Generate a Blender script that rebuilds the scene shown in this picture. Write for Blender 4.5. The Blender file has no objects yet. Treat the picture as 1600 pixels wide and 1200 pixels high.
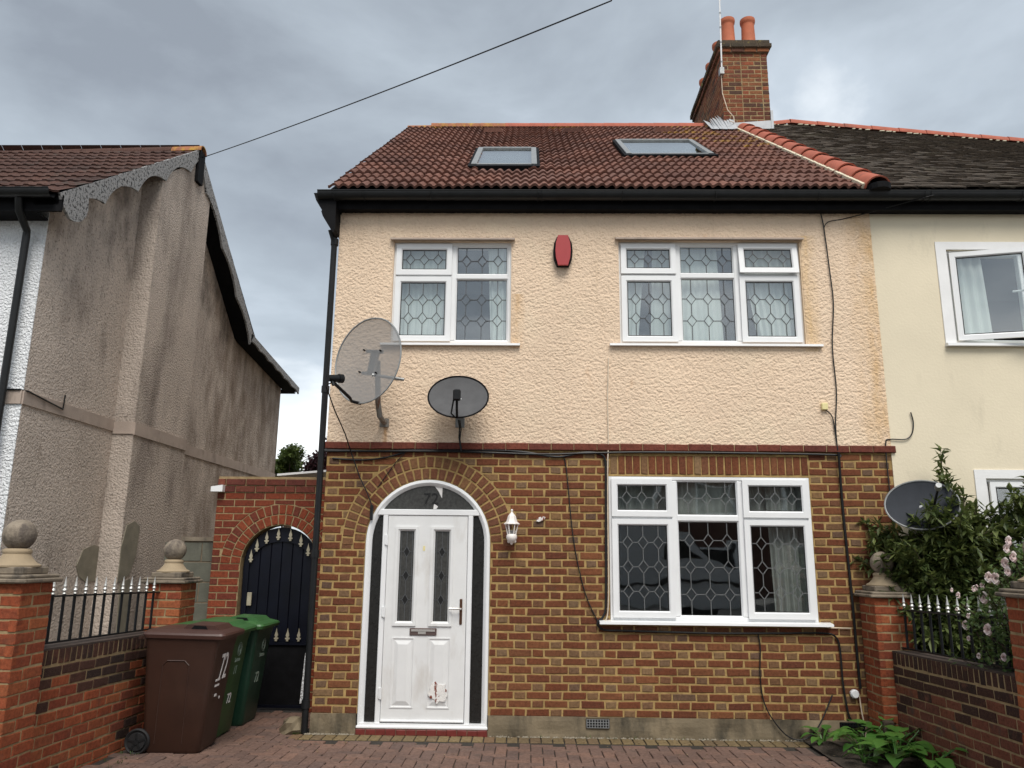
import bpy, math, random
from mathutils import Vector, Matrix
from mathutils.geometry import tessellate_polygon
R = math.radians
random.seed(72)
scene = bpy.context.scene
col = scene.collection

# ---------------------------------------------------------------- camera
def cam_axes(pitch, roll, yaw):
    f = Vector((math.sin(yaw), math.cos(yaw), 0)); r = Vector((math.cos(yaw), -math.sin(yaw), 0)); u = Vector((0, 0, 1))
    f2 = f*math.cos(pitch)+u*math.sin(pitch); u2 = u*math.cos(pitch)-f*math.sin(pitch)
    return r*math.cos(roll)+u2*math.sin(roll), u2*math.cos(roll)-r*math.sin(roll), f2
cr, cu, cf = cam_axes(R(12.412), R(0.5945), R(-1.1866))
cam = bpy.data.cameras.new('camera'); camo = bpy.data.objects.new('camera', cam); col.objects.link(camo)
camo.matrix_world = Matrix(((cr.x, cu.x, -cf.x, 1.9876), (cr.y, cu.y, -cf.y, -7.7065), (cr.z, cu.z, -cf.z, 1.655), (0, 0, 0, 1)))
cam.sensor_width = 36; cam.lens = 1223.84/1600*36; cam.clip_end = 2000; cam.clip_start = .05
scene.camera = camo

# ---------------------------------------------------------------- sky and sun
SUN_EL, SUN_AZ = 54.0, 168.0          # compass style: 180 = from behind the camera (-y), 270 = from -x
world = bpy.data.worlds.new('World'); scene.world = world; world.use_nodes = True
wn = world.node_tree; wn.nodes.clear()
def WN(t, **k):
    n = wn.nodes.new(t)
    for a, b in k.items(): setattr(n, a, b)
    return n
wout = WN('ShaderNodeOutputWorld'); wbg = WN('ShaderNodeBackground')
sky = WN('ShaderNodeTexSky', sky_type='NISHITA', sun_disc=False, sun_elevation=R(SUN_EL), sun_rotation=R(SUN_AZ), air_density=1.2, dust_density=2.0)
tc = WN('ShaderNodeTexCoord'); mp = WN('ShaderNodeMapping'); mp.inputs['Scale'].default_value = (1, 1, 2.2); mp.inputs['Location'].default_value = (.35, .1, .2)
n1 = WN('ShaderNodeTexNoise'); n1.inputs['Scale'].default_value = 2.6; n1.inputs['Detail'].default_value = 7; n1.inputs['Roughness'].default_value = .52; n1.inputs['Distortion'].default_value = .25
wn.links.new(tc.outputs['Generated'], mp.inputs['Vector']); wn.links.new(mp.outputs['Vector'], n1.inputs['Vector'])
sep = WN('ShaderNodeSeparateXYZ'); wn.links.new(tc.outputs['Generated'], sep.inputs[0])
lowr = WN('ShaderNodeMapRange'); lowr.inputs[1].default_value = .02; lowr.inputs[2].default_value = .46; lowr.inputs[3].default_value = .25; lowr.inputs[4].default_value = -.07
wn.links.new(sep.outputs['Z'], lowr.inputs[0])
addn = WN('ShaderNodeMath', operation='ADD'); wn.links.new(n1.outputs['Fac'], addn.inputs[0]); wn.links.new(lowr.outputs[0], addn.inputs[1])
wr = WN('ShaderNodeValToRGB'); e = wr.color_ramp.elements
e[0].position = .26; e[0].color = (.20, .222, .25, 1); e[1].position = .82; e[1].color = (.90, .90, .885, 1)
k = e.new(.47); k.color = (.305, .342, .378, 1)
k = e.new(.58); k.color = (.39, .435, .48, 1)
k = e.new(.68); k.color = (.64, .675, .70, 1)
wn.links.new(addn.outputs[0], wr.inputs[0])
skys = WN('ShaderNodeMixRGB', blend_type='MULTIPLY'); skys.inputs[0].default_value = 1; skys.inputs[2].default_value = (.09, .09, .09, 1); wn.links.new(sky.outputs[0], skys.inputs[1])
wmix = WN('ShaderNodeMixRGB'); wmix.inputs[0].default_value = .88; wn.links.new(skys.outputs[0], wmix.inputs[1]); wn.links.new(wr.outputs[0], wmix.inputs[2])
wn.links.new(wmix.outputs[0], wbg.inputs[0]); wbg.inputs[1].default_value = .80; wn.links.new(wbg.outputs[0], wout.inputs[0])
sl = bpy.data.lights.new('sun', 'SUN'); sl.energy = 1.5; sl.angle = R(34); sl.color = (1, .95, .88)
so = bpy.data.objects.new('sun', sl); col.objects.link(so)
az, el = R(SUN_AZ), R(SUN_EL)
sd = Vector((math.sin(az)*math.cos(el), math.cos(az)*math.cos(el), math.sin(el)))
so.rotation_euler = (-sd).to_track_quat('-Z', 'Y').to_euler(); so.location = sd*30
vs = scene.view_settings; vs.view_transform = 'Standard'; vs.look = 'None'; vs.gamma = 1; vs.use_curve_mapping = False; vs.exposure = 1.10
scene.cycles.use_denoising = True
scene.cycles.max_bounces = 8; scene.cycles.transparent_max_bounces = 16

# ---------------------------------------------------------------- materials
def newmat(name):
    m = bpy.data.materials.new(name); m.use_nodes = True; nt = m.node_tree
    return m, nt, nt.nodes['Principled BSDF']
def nd(nt, t, ins=None, **k):
    n = nt.nodes.new(t)
    for a, b in k.items(): setattr(n, a, b)
    if ins:
        for a, b in ins.items():
            if hasattr(b, 'is_output'): nt.links.new(b, n.inputs[a])
            else: n.inputs[a].default_value = b
    return n
def pos(nt, scale=(1, 1, 1)):
    g = nd(nt, 'ShaderNodeNewGeometry')
    return nd(nt, 'ShaderNodeMapping', {'Vector': g.outputs['Position'], 'Scale': scale}).outputs[0]
def noise(nt, v, s, d=3, r=.55):
    return nd(nt, 'ShaderNodeTexNoise', {'Vector': v, 'Scale': s, 'Detail': d, 'Roughness': r}).outputs['Fac']
def ramp(nt, fac, stops, interp='LINEAR'):
    n = nd(nt, 'ShaderNodeValToRGB'); n.color_ramp.interpolation = interp; el = n.color_ramp.elements
    while len(el) < len(stops): el.new(.5)
    for i, (p, c) in enumerate(stops):
        el[i].position = p; el[i].color = (*c, 1) if len(c) == 3 else c
    nt.links.new(fac, n.inputs[0]); return n.outputs[0]
def mixc(nt, f, a, b, mode='MIX'):
    return nd(nt, 'ShaderNodeMixRGB', {0: f, 1: a if hasattr(a, 'is_output') else (*a, 1), 2: b if hasattr(b, 'is_output') else (*b, 1)}, blend_type=mode).outputs[0]
def mth(nt, op, a, b=0.0, clamp=False):
    n = nd(nt, 'ShaderNodeMath', {0: a, 1: b}, operation=op); n.use_clamp = clamp; return n.outputs[0]
def bump(nt, b, h, dist, strength=1.0):
    n = nd(nt, 'ShaderNodeBump', {'Height': h, 'Distance': dist, 'Strength': strength}); nt.links.new(n.outputs[0], b.inputs['Normal'])
def hexc(r, g, b):
    f = lambda c: ((c/255+.055)/1.055)**2.4 if c > 10 else c/255/12.92
    return (f(r), f(g), f(b))
def plain(name, c, rough=.6, var=.15, sc=6, bs=60, bd=.001, metal=0, dirt=None, spec=.5):
    m, nt, b = newmat(name); p = pos(nt)
    n = noise(nt, p, sc, 5)
    c2 = tuple(x*(1-var) for x in c); c3 = tuple(min(1, x*(1+var)) for x in c)
    cc = ramp(nt, n, [(.3, c2), (.7, c3)])
    if dirt:
        dn = noise(nt, pos(nt, (1, 1, .35)), dirt[1], 6, .65)
        cc = mixc(nt, ramp(nt, dn, [(dirt[2], (0, 0, 0)), (dirt[3], (1, 1, 1))]), cc, dirt[0])
    nt.links.new(cc, b.inputs['Base Color']); b.inputs['Roughness'].default_value = rough; b.inputs['Metallic'].default_value = metal
    b.inputs['Specular IOR Level'].default_value = spec
    if bd: bump(nt, b, noise(nt, p, bs, 3), bd)
    return m
def brickmat(name, stops, soot=None, bd=.003, DARK=.62):
    m, nt, b = newmat(name); p = pos(nt)
    oi = nd(nt, 'ShaderNodeObjectInfo'); g = nd(nt, 'ShaderNodeNewGeometry')
    r = mth(nt, 'FRACT', mth(nt, 'ADD', oi.outputs['Random'], g.outputs['Random Per Island']))
    c = ramp(nt, r, [(p_, tuple(x*DARK for x in c_)) for p_, c_ in stops])
    mt = ramp(nt, noise(nt, p, 38, 5, .65), [(.3, (.62, .6, .58)), (.55, (1, 1, 1)), (.75, (1.25, 1.2, 1.15))])
    c = mixc(nt, 1.0, c, mt, 'MULTIPLY')
    sp = ramp(nt, noise(nt, p, 120, 2), [(.62, (0, 0, 0)), (.72, (1, 1, 1))])
    c = mixc(nt, mth(nt, 'MULTIPLY', sp, .35), c, (.33, .22, .12))
    big = ramp(nt, noise(nt, p, 1.1, 4, .6), [(.3, (.80, .80, .80)), (.7, (1.14, 1.12, 1.1))]); c = mixc(nt, 1.0, c, big, 'MULTIPLY')
    if soot:   # weather-blackened upper courses: (colour, noise scale, lo, hi)
        s = ramp(nt, noise(nt, p, soot[1], 5, .6), [(soot[2], (0, 0, 0)), (soot[3], (1, 1, 1))])
        c = mixc(nt, s, c, soot[0])
    nt.links.new(c, b.inputs['Base Color']); b.inputs['Roughness'].default_value = .92; b.inputs['Specular IOR Level'].default_value = .25
    bump(nt, b, noise(nt, p, 90, 4, .7), bd)
    return m
def roughcast(name, c, sc=34, bd=.012, var=.1, spots=None, streak=None, edge=None, zones=None):
    m, nt, b = newmat(name); p = pos(nt)
    v = nd(nt, 'ShaderNodeTexNoise', {'Vector': p, 'Scale': sc, 'Detail': 2.5, 'Roughness': .5, 'Distortion': .1}).outputs['Fac']
    v2 = noise(nt, p, sc*2.6, 2)
    h = mth(nt, 'ADD', ramp(nt, v, [(.34, (0, 0, 0)), (.66, (1, 1, 1))]), mth(nt, 'MULTIPLY', v2, .35))
    cc = ramp(nt, noise(nt, p, 1.6, 5), [(.3, tuple(x*(1-var) for x in c)), (.7, tuple(min(1, x*(1+var*.6)) for x in c))])
    if spots:
        s = ramp(nt, noise(nt, pos(nt, (1, 1, .8)), spots[1], 3, .7), [(spots[2], (0, 0, 0)), (spots[3], (1, 1, 1))])
        cc = mixc(nt, mth(nt, 'MULTIPLY', s, spots[4]), cc, spots[0])
    if streak:
        for (colr, scl, lo, hi, amt, mapping) in streak:
            s = ramp(nt, noise(nt, pos(nt, mapping), scl, 6, .6), [(lo, (0, 0, 0)), (hi, (1, 1, 1))])
            cc = mixc(nt, mth(nt, 'MULTIPLY', s, amt), cc, colr)
    for (ax_, m0_, m1_, scl, lo, hi, colr, amt, mapping) in (zones or ()):
        sp = nd(nt, 'ShaderNodeSeparateXYZ', {0: p}); zn = nd(nt, 'ShaderNodeMapRange', {0: sp.outputs[ax_], 1: m0_, 2: m1_, 3: 0.0, 4: 1.0}).outputs[0]
        nz_ = mth(nt, 'ADD', noise(nt, pos(nt, mapping), scl, 6, .62), mth(nt, 'MULTIPLY', zn, .26)); s_ = ramp(nt, nz_, [(lo, (0, 0, 0)), (hi, (1, 1, 1))]); cc = mixc(nt, mth(nt, 'MULTIPLY', s_, amt), cc, colr)
    if edge:   # ochre weathering beside the party line, the right window and under the big dish bracket
        for (cx_, wx_, z0_, z1_, colr, amt) in edge:
            sp = nd(nt, 'ShaderNodeSeparateXYZ', {0: p}); dx = mth(nt, 'ABSOLUTE', mth(nt, 'SUBTRACT', sp.outputs[0], cx_)); fx = nd(nt, 'ShaderNodeMapRange', {0: dx, 1: 0.0, 2: wx_, 3: 1.0, 4: 0.0}).outputs[0]
            zz_ = mth(nt, 'MULTIPLY', mth(nt, 'GREATER_THAN', sp.outputs[2], z0_), mth(nt, 'LESS_THAN', sp.outputs[2], z1_)); nz_ = ramp(nt, noise(nt, pos(nt, (1, 1, .3)), 7, 5, .65), [(.3, (0, 0, 0)), (.62, (1, 1, 1))])
            cc = mixc(nt, mth(nt, 'MULTIPLY', mth(nt, 'MULTIPLY', fx, zz_), mth(nt, 'MULTIPLY', nz_, amt)), cc, colr)
    nt.links.new(cc, b.inputs['Base Color']); b.inputs['Roughness'].default_value = .95; b.inputs['Specular IOR Level'].default_value = .2
    bump(nt, b, h, bd)
    return m
MT = {}
MT['brick_s'] = brickmat('red_brown_brick', DARK=.73, soot=((.085, .05, .03), 2.6, .62, .8), stops= [(0, (.205, .066, .032)), (.35, (.235, .082, .038)), (.6, (.175, .058, .032)), (.8, (.275, .105, .046)), (1, (.215, .088, .044))])
MT['brick_h'] = brickmat('mixed_header_brick', DARK=.73, stops= [(0, (.23, .12, .06)), (.25, (.30, .19, .10)), (.5, (.21, .085, .045)), (.7, (.27, .17, .095)), (.85, (.17, .10, .07)), (1, (.33, .19, .085))])
MT['brick_arch'] = brickmat('arch_brick', DARK=.73, stops= [(0, (.20, .075, .04)), (.4, (.25, .11, .06)), (.7, (.19, .08, .05)), (1, (.29, .15, .07))])
MT['brick_string'] = brickmat('string_course_brick', DARK=.8, stops= [(0, (.17, .048, .034)), (.5, (.22, .065, .042)), (1, (.15, .045, .036))])
MT['brick_red'] = brickmat('bright_red_brick', DARK=.84, stops=[(0, (.30, .072, .032)), (.3, (.37, .10, .042)), (.6, (.25, .060, .032)), (.85, (.41, .13, .052)), (1, (.22, .060, .036))], soot=((.10, .045, .03), 3.5, .62, .75))
MT['brick_gate'] = brickmat('gate_wall_brick', DARK=.78, stops= [(0, (.26, .058, .028)), (.4, (.31, .075, .034)), (.75, (.22, .048, .028)), (1, (.17, .05, .034))])
MT['brick_soot'] = brickmat('blackened_brick', [(0, (.075, .042, .034)), (.5, (.115, .052, .038)), (1, (.055, .036, .032))], soot=((.16, .065, .042), 5, .6, .72))
MT['brick_brown'] = brickmat('brown_wall_brick', DARK=.8, stops= [(0, (.21, .075, .048)), (.5, (.25, .088, .05)), (1, (.17, .065, .048))], soot=((.075, .05, .042), 4, .57, .7))
MT['brick_chim'] = brickmat('chimney_brick', DARK=.9, stops= [(0, (.24, .075, .036)), (.3, (.29, .12, .055)), (.55, (.19, .06, .036)), (.8, (.10, .055, .04)), (1, (.33, .10, .05))], soot=((.07, .055, .045), 6, .6, .72))
MT['brick_cap'] = brickmat('lichen_brick', [(0, (.09, .075, .055)), (.5, (.13, .10, .07)), (1, (.07, .06, .05))], soot=((.30, .24, .07), 9, .6, .7))
MT['joint_sand'] = plain('dark_joint_sand', (.03, .025, .02), .98, .3, 30, 80, .003)
MT['blackbrick'] = plain('sooty_coping', (.055, .038, .03), .95, .3, 14, 50, .004)
def mortarmat(name, c, sc=50, bd=.004): return plain(name, c, .95, .26, 14, sc, bd, spec=.15, dirt=(tuple(x*.5 for x in c), 2.5, .58, .8))
MT['mortar'] = mortarmat('ochre_mortar', (.355, .24, .10)); MT['mortar_p'] = mortarmat('tan_mortar', (.30, .22, .12)); MT['mortar_d'] = mortarmat('grey_mortar', (.17, .13, .09))
MT['render'] = roughcast('cream_roughcast', (.79, .615, .455), 90, .003, .06, streak=[((.52, .26, .09), 3.2, .66, .82, .55, (1, 1, .5)), ((.80, .68, .50), 1.3, .5, .75, .5, (1, 1, 1)), ((.50, .37, .24), 2.4, .60, .80, .5, (2.2, 1, .22))], edge=[(5.55, .32, 2.7, 5.4, (.60, .37, .15), .8), (4.86, .12, 3.7, 4.95, (.66, .44, .2), .7), (.565, .035, 2.7, 2.93, (.42, .19, .04), 1.0), (1.87, .09, 3.72, 4.3, (.60, .36, .15), .7)])
MT['render_n'] = plain('smooth_cream_render', (.74, .66, .50), .9, .05, 1.2, 40, .002, dirt=((.56, .50, .38), 2.2, .6, .82), spec=.2)
MT['render_w'] = roughcast('white_roughcast', (.80, .82, .84), 40, .012, .05)
MT['render_g'] = roughcast('stained_grey_roughcast', (.60, .515, .445), 42, .007, .10, spots=((.10, .08, .068), 34, .55, .68, .65), streak=[((.075, .052, .04), 1.5, .56, .78, .55, (1, 1.2, .55)), ((.42, .36, .30), 1.1, .6, .8, .4, (1, 1, 1))], zones=[(1, 3.3, 5.2, 2.8, .60, .90, (.16, .11, .075), .75, (1, 1.1, .38)), (2, 4.0, 5.6, 2.4, .66, .88, (.07, .06, .052), .75, (1, 1, .5))])
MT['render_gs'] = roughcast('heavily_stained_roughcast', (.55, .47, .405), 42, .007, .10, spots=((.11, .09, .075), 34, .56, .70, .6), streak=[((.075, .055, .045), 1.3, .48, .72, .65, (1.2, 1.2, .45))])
MT['band'] = plain('cement_band', (.43, .35, .295), .9, .12, 5, 60, .002, dirt=((.15, .12, .10), 3, .58, .75))
MT['patch'] = plain('cement_patch', (.25, .225, .17), .9, .2, 6, 50, .003)
MT['plinth'] = plain('cement_plinth', (.19, .15, .095), .9, .25, 4, 40, .004, dirt=((.05, .042, .028), 3, .46, .64))
MT['upvc'] = plain('white_upvc', (.80, .81, .815), .34, .03, 3, 20, 0, dirt=((.60, .59, .56), 2.8, .62, .9))
MT['doorw'] = plain('white_woodgrain_door', (.74, .745, .74), .42, .03, 6, 30, .0004, dirt=((.50, .46, .41), 3.2, .54, .85))
MT['white_p'] = plain('white_painted_surround', (.80, .80, .795), .7, .05, 4, 40, .001)
MT['black'] = plain('black_plastic', (.013, .014, .015), .38, .2, 8, 30, 0, spec=.28)
MT['blackw'] = plain('black_painted_timber', (.006, .006, .007), .7, .3, 10, 30, .001, spec=.12)
MT['navy'] = plain('navy_gate_paint', (.0025, .0036, .0095), .45, .25, 6, 30, .0006, spec=.28)
MT['iron'] = plain('black_iron', (.007, .008, .009), .45, .3, 20, 90, .0006, spec=.28)
MT['silver'] = plain('silver_finial', (.50, .50, .48), .42, .12, 12, 60, 0, metal=.55)
MT['goldish'] = plain('pale_gold_finial', (.42, .38, .28), .5, .15, 12, 60, 0, metal=.3)
MT['stone'] = plain('weathered_stone', (.20, .165, .125), .93, .25, 9, 60, .004, dirt=((.09, .078, .065), 7, .5, .64), spec=.2)
MT['stoneball'] = plain('lichen_stone', (.24, .20, .155), .95, .3, 14, 50, .007, dirt=((.12, .10, .085), 9, .48, .62), spec=.2)
MT['stonebase'] = plain('pale_cast_stone', (.33, .255, .165), .9, .12, 9, 60, .002)
MT['block'] = plain('concrete_block', (.115, .115, .09), .93, .2, 6, 70, .003, dirt=((.06, .058, .05), 4, .55, .72))
MT['redpaint'] = plain('red_alarm', (.36, .030, .032), .4, .06, 5, 20, 0)
MT['redtile'] = plain('red_step_tile', (.15, .026, .022), .4, .2, 14, 40, .0006)
MT['terracotta'] = plain('terracotta_pot', (.45, .13, .062), .8, .12, 9, 60, .001)
MT['ridge'] = plain('red_clay_ridge', (.37, .10, .058), .8, .14, 9, 70, .001, dirt=((.26, .085, .055), 6, .58, .72))
MT['ridge_l'] = plain('lichen_ridge', (.30, .12, .06), .9, .2, 10, 70, .002, dirt=((.42, .25, .04), 9, .5, .64))
MT['bedding'] = plain('pale_bedding_mortar', (.62, .56, .42), .95, .15, 30, 80, .004)
MT['lead'] = plain('lead_sheet', (.44, .46, .48), .55, .12, 8, 30, .001, metal=.15)
MT['steel'] = plain('galvanised_steel', (.30, .31, .31), .5, .15, 20, 60, 0, metal=.5)
MT['rustpipe'] = plain('rusty_grey_pipe', (.21, .195, .17), .6, .15, 20, 60, 0, dirt=((.14, .055, .02), 14, .55, .68))
MT['dishdark'] = plain('dark_grey_mesh', (.038, .042, .050), .75, .1, 10, 400, .0006, spec=.15)
MT['dishmesh'] = plain('grey_perforated_mesh', (.105, .105, .108), .75, .1, 10, 400, .0006, spec=.15)
MT['bin_brown'] = plain('brown_plastic', (.036, .0145, .0085), .5, .12, 6, 200, .0003, dirt=((.047, .020, .012), 4, .55, .8))
MT['bin_green'] = plain('green_plastic', (.021, .064, .017), .45, .12, 6, 200, .0003)
MT['bin_dgreen'] = plain('dark_green_plastic', (.010, .044, .025), .45, .12, 6, 200, .0003)
MT['lid_green'] = plain('faded_green_plastic', (.042, .125, .038), .45, .12, 6, 200, .0003)
MT['lid_brown'] = plain('faded_brown_plastic', (.062, .028, .021), .45, .12, 6, 200, .0003)
MT['rubber'] = plain('black_rubber', (.008, .008, .009), .7, .15, 20, 120, .0008)
MT['white_mark'] = plain('white_paint_mark', (.72, .70, .68), .6, .1, 40, 60, 0)
MT['grey_mark'] = plain('faded_print', (.26, .33, .27), .6, .1, 40, 60, 0)
MT['blackmark'] = plain('black_numeral', (.008, .008, .008), .4, .1, 10, 10, 0)
MT['brass'] = plain('bronze_handle', (.13, .065, .04), .35, .15, 20, 60, 0, metal=.6)
MT['chrome'] = plain('pale_metal', (.62, .60, .57), .3, .05, 20, 60, 0, metal=.6)
MT['letter'] = plain('brown_letterplate', (.13, .092, .085), .4, .1, 20, 60, 0, metal=.3)
MT['putty'] = plain('chipped_filler', (.78, .76, .73), .9, .08, 20, 90, .006, dirt=((.20, .05, .03), 24, .55, .57), spec=.2)
MT['cream_box'] = plain('cream_plastic', (.75, .66, .33), .5, .05, 5, 30, 0)
MT['cable_w'] = plain('dirty_white_cable', (.62, .52, .40), .6, .15, 20, 30, 0)
MT['lamp_w'] = plain('white_lamp_metal', (.82, .77, .73), .5, .06, 20, 60, .0006)
MT['soil'] = plain('dark_soil', (.045, .034, .024), .98, .3, 20, 60, .02)
MT['asphalt'] = plain('asphalt', (.05, .05, .052), .95, .15, 20, 200, .003)
MT['slab'] = plain('paving_slab', (.26, .25, .23), .95, .15, 5, 120, .002)
MT['ground'] = plain('earth_ground', (.09, .08, .055), .98, .25, 3, 40, .01)
MT['lead_came'] = plain('lead_came', (.085, .09, .095), .55, .15, 30, 60, 0, metal=.1)
MT['lead_lit'] = plain('lit_lead_came', (.13, .135, .135), .55, .1, 30, 60, 0, metal=.1)  # same lead as lead_came, lit tone of the ground window put into colour
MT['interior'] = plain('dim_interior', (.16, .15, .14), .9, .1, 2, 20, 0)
MT['curtain'] = plain('white_net_curtain', (.64, .665, .65), .9, .04, 4, 90, .001)
MT['curtain_d'] = plain('grey_net_curtain', (.30, .30, .29), .9, .12, 7, 60, .002)
MT['bark'] = plain('brown_bark', (.06, .042, .028), .95, .3, 20, 60, .006)
MT['roofold'] = plain('old_dark_tile', (.072, .055, .040), .95, .55, 14, 70, .004, dirt=((.15, .13, .095), 1.6, .56, .72))
MT['vanwhite'] = plain('white_van_paint', (.62, .64, .66), .3, .02, 2, 20, 0)
MT['wallopp'] = plain('opposite_brick', (.12, .06, .045), .95, .25, 3, 20, .003)
MT['roofopp'] = plain('opposite_roof', (.06, .04, .035), .95, .25, 4, 20, .003)
# paver / tile materials with per piece colour
MT['paver'] = brickmat('brown_paver', DARK=.98, stops= [(0, (.155, .10, .082)), (.3, (.185, .118, .095)), (.55, (.135, .092, .080)), (.8, (.215, .13, .10)), (1, (.165, .112, .094))], soot=((.085, .066, .055), 6, .6, .75))
MT['paver_y'] = brickmat('yellow_paver', [(0, (.27, .20, .105)), (.4, (.32, .24, .125)), (.7, (.25, .185, .11)), (1, (.30, .19, .11))])
TS = [(0, (.175, .086, .066)), (.25, (.215, .105, .080)), (.45, (.13, .066, .054)), (.65, (.235, .115, .088)), (.82, (.155, .078, .062)), (1, (.20, .108, .088))]
MT['tile'] = brickmat('brown_red_roof_tile', TS, soot=((.06, .045, .038), 5, .64, .78), bd=.0015, DARK=1.02)
MT['tile_lichen'] = brickmat('lichened_roof_tile', TS, soot=((.30, .17, .035), 6, .47, .6), bd=.0015, DARK=1.02)
MT['tile_left'] = brickmat('dark_brown_roof_tile', [(0, (.13, .07, .058)), (.5, (.16, .085, .068)), (1, (.11, .066, .058))], soot=((.065, .055, .046), 4, .58, .75), bd=.002)
def paintpeel():
    m, nt, b = newmat('flaking_grey_paint'); p = pos(nt)
    f = ramp(nt, noise(nt, p, 30, 8, .75), [(.53, (0, 0, 0)), (.57, (1, 1, 1))])
    c = mixc(nt, f, (.34, .335, .33), (.018, .018, .019)); nt.links.new(c, b.inputs['Base Color']); b.inputs['Roughness'].default_value = .85
    bump(nt, b, f, -.003); return m
MT['peel'] = paintpeel()
def glassmat(name, ior=1.9, tint=(.93, .96, .95), bumpy=0):
    m = bpy.data.materials.new(name); m.use_nodes = True; nt = m.node_tree; nt.nodes.remove(nt.nodes['Principled BSDF'])
    out = nt.nodes['Material Output']
    lw_ = nd(nt, 'ShaderNodeLayerWeight', {'Blend': .5}); f0 = ((ior-1)/(ior+1))**2; fr = nd(nt, 'ShaderNodeMath', {0: mth(nt, 'POWER', lw_.outputs['Facing'], 5.0), 1: 1-f0}, operation='MULTIPLY_ADD'); fr.inputs[2].default_value = f0; tr = nd(nt, 'ShaderNodeBsdfTransparent', {'Color': (*tint, 1)}); gl = nd(nt, 'ShaderNodeBsdfGlossy', {'Color': (.95, .97, 1, 1), 'Roughness': .015 if not bumpy else .12})
    bp = nd(nt, 'ShaderNodeBump', {'Height': noise(nt, pos(nt), 90 if bumpy else 1.3, 2), 'Distance': bumpy or .004, 'Strength': 1.0})
    nt.links.new(bp.outputs[0], gl.inputs['Normal'])
    mx = nd(nt, 'ShaderNodeMixShader', {0: fr.outputs[0], 1: tr.outputs[0], 2: gl.outputs[0]}); nt.links.new(mx.outputs[0], out.inputs['Surface']); return m
MT['glass'] = glassmat('window_glass', 2.15); MT['glass_low'] = glassmat('lower_window_glass', 1.85)
MT['glass_obs'] = plain('obscure_glass', (.05, .05, .047), .22, .3, 40, 160, .0015)
MT['glass_dark'] = plain('dark_obscure_glass', (.017, .017, .016), .2, .3, 40, 160, .0015)
MT['glass_sky'] = glassmat('roof_window_glass', 3.2, (.6, .64, .62))
def translucent_dish():
    m = bpy.data.materials.new('clear_smoked_plastic'); m.use_nodes = True; nt = m.node_tree; b = nt.nodes['Principled BSDF']; out = nt.nodes['Material Output']
    b.inputs['Base Color'].default_value = (.25, .25, .25, 1); b.inputs['Roughness'].default_value = .45
    tr = nd(nt, 'ShaderNodeBsdfTransparent', {'Color': (.86, .86, .86, 1)})
    mx = nd(nt, 'ShaderNodeMixShader', {0: .66, 1: tr.outputs[0], 2: b.outputs[0]}); nt.links.new(mx.outputs[0], out.inputs['Surface']); return m
MT['cleardish'] = translucent_dish()
def leafmat(name, a, b2, trans=.34, rough=.5):
    m, nt, b = newmat(name); g = nd(nt, 'ShaderNodeNewGeometry'); oi = nd(nt, 'ShaderNodeObjectInfo')
    r = mth(nt, 'FRACT', mth(nt, 'ADD', g.outputs['Random Per Island'], oi.outputs['Random']))
    c = ramp(nt, r, [(0, a), (1, b2)]); nt.links.new(c, b.inputs['Base Color']); b.inputs['Roughness'].default_value = rough
    out = nt.nodes['Material Output']; tl = nd(nt, 'ShaderNodeBsdfTranslucent'); nt.links.new(c, tl.inputs['Color'])
    mx = nd(nt, 'ShaderNodeMixShader', {0: trans, 1: b.outputs[0], 2: tl.outputs[0]}); nt.links.new(mx.outputs[0], out.inputs['Surface']); return m
MT['leaf_shrub'] = leafmat('dark_shrub_leaf', (.05, .08, .022), (.165, .20, .058)); MT['leaf_rose'] = leafmat('rose_leaf', (.055, .105, .030), (.14, .21, .066))
MT['leaf_low'] = leafmat('broad_green_leaf', (.038, .115, .020), (.085, .20, .035), .2, .38); MT['leaf_tree'] = leafmat('tree_leaf', (.06, .095, .022), (.13, .17, .045))
MT['leaf_purple'] = leafmat('purple_leaf', (.030, .012, .016), (.062, .024, .028)); MT['petal'] = leafmat('pale_pink_petal', (.80, .62, .61), (.85, .78, .75), .2)
MT['litter'] = leafmat('dry_leaf', (.10, .065, .03), (.34, .25, .14), .1, .8); MT['bedding2'] = plain('crumbled_mortar', (.24, .21, .16), .95, .4, 60, 80, .003)
MT['lampglass'] = glassmat('lamp_glass', 1.5, (.75, .76, .76))

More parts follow.
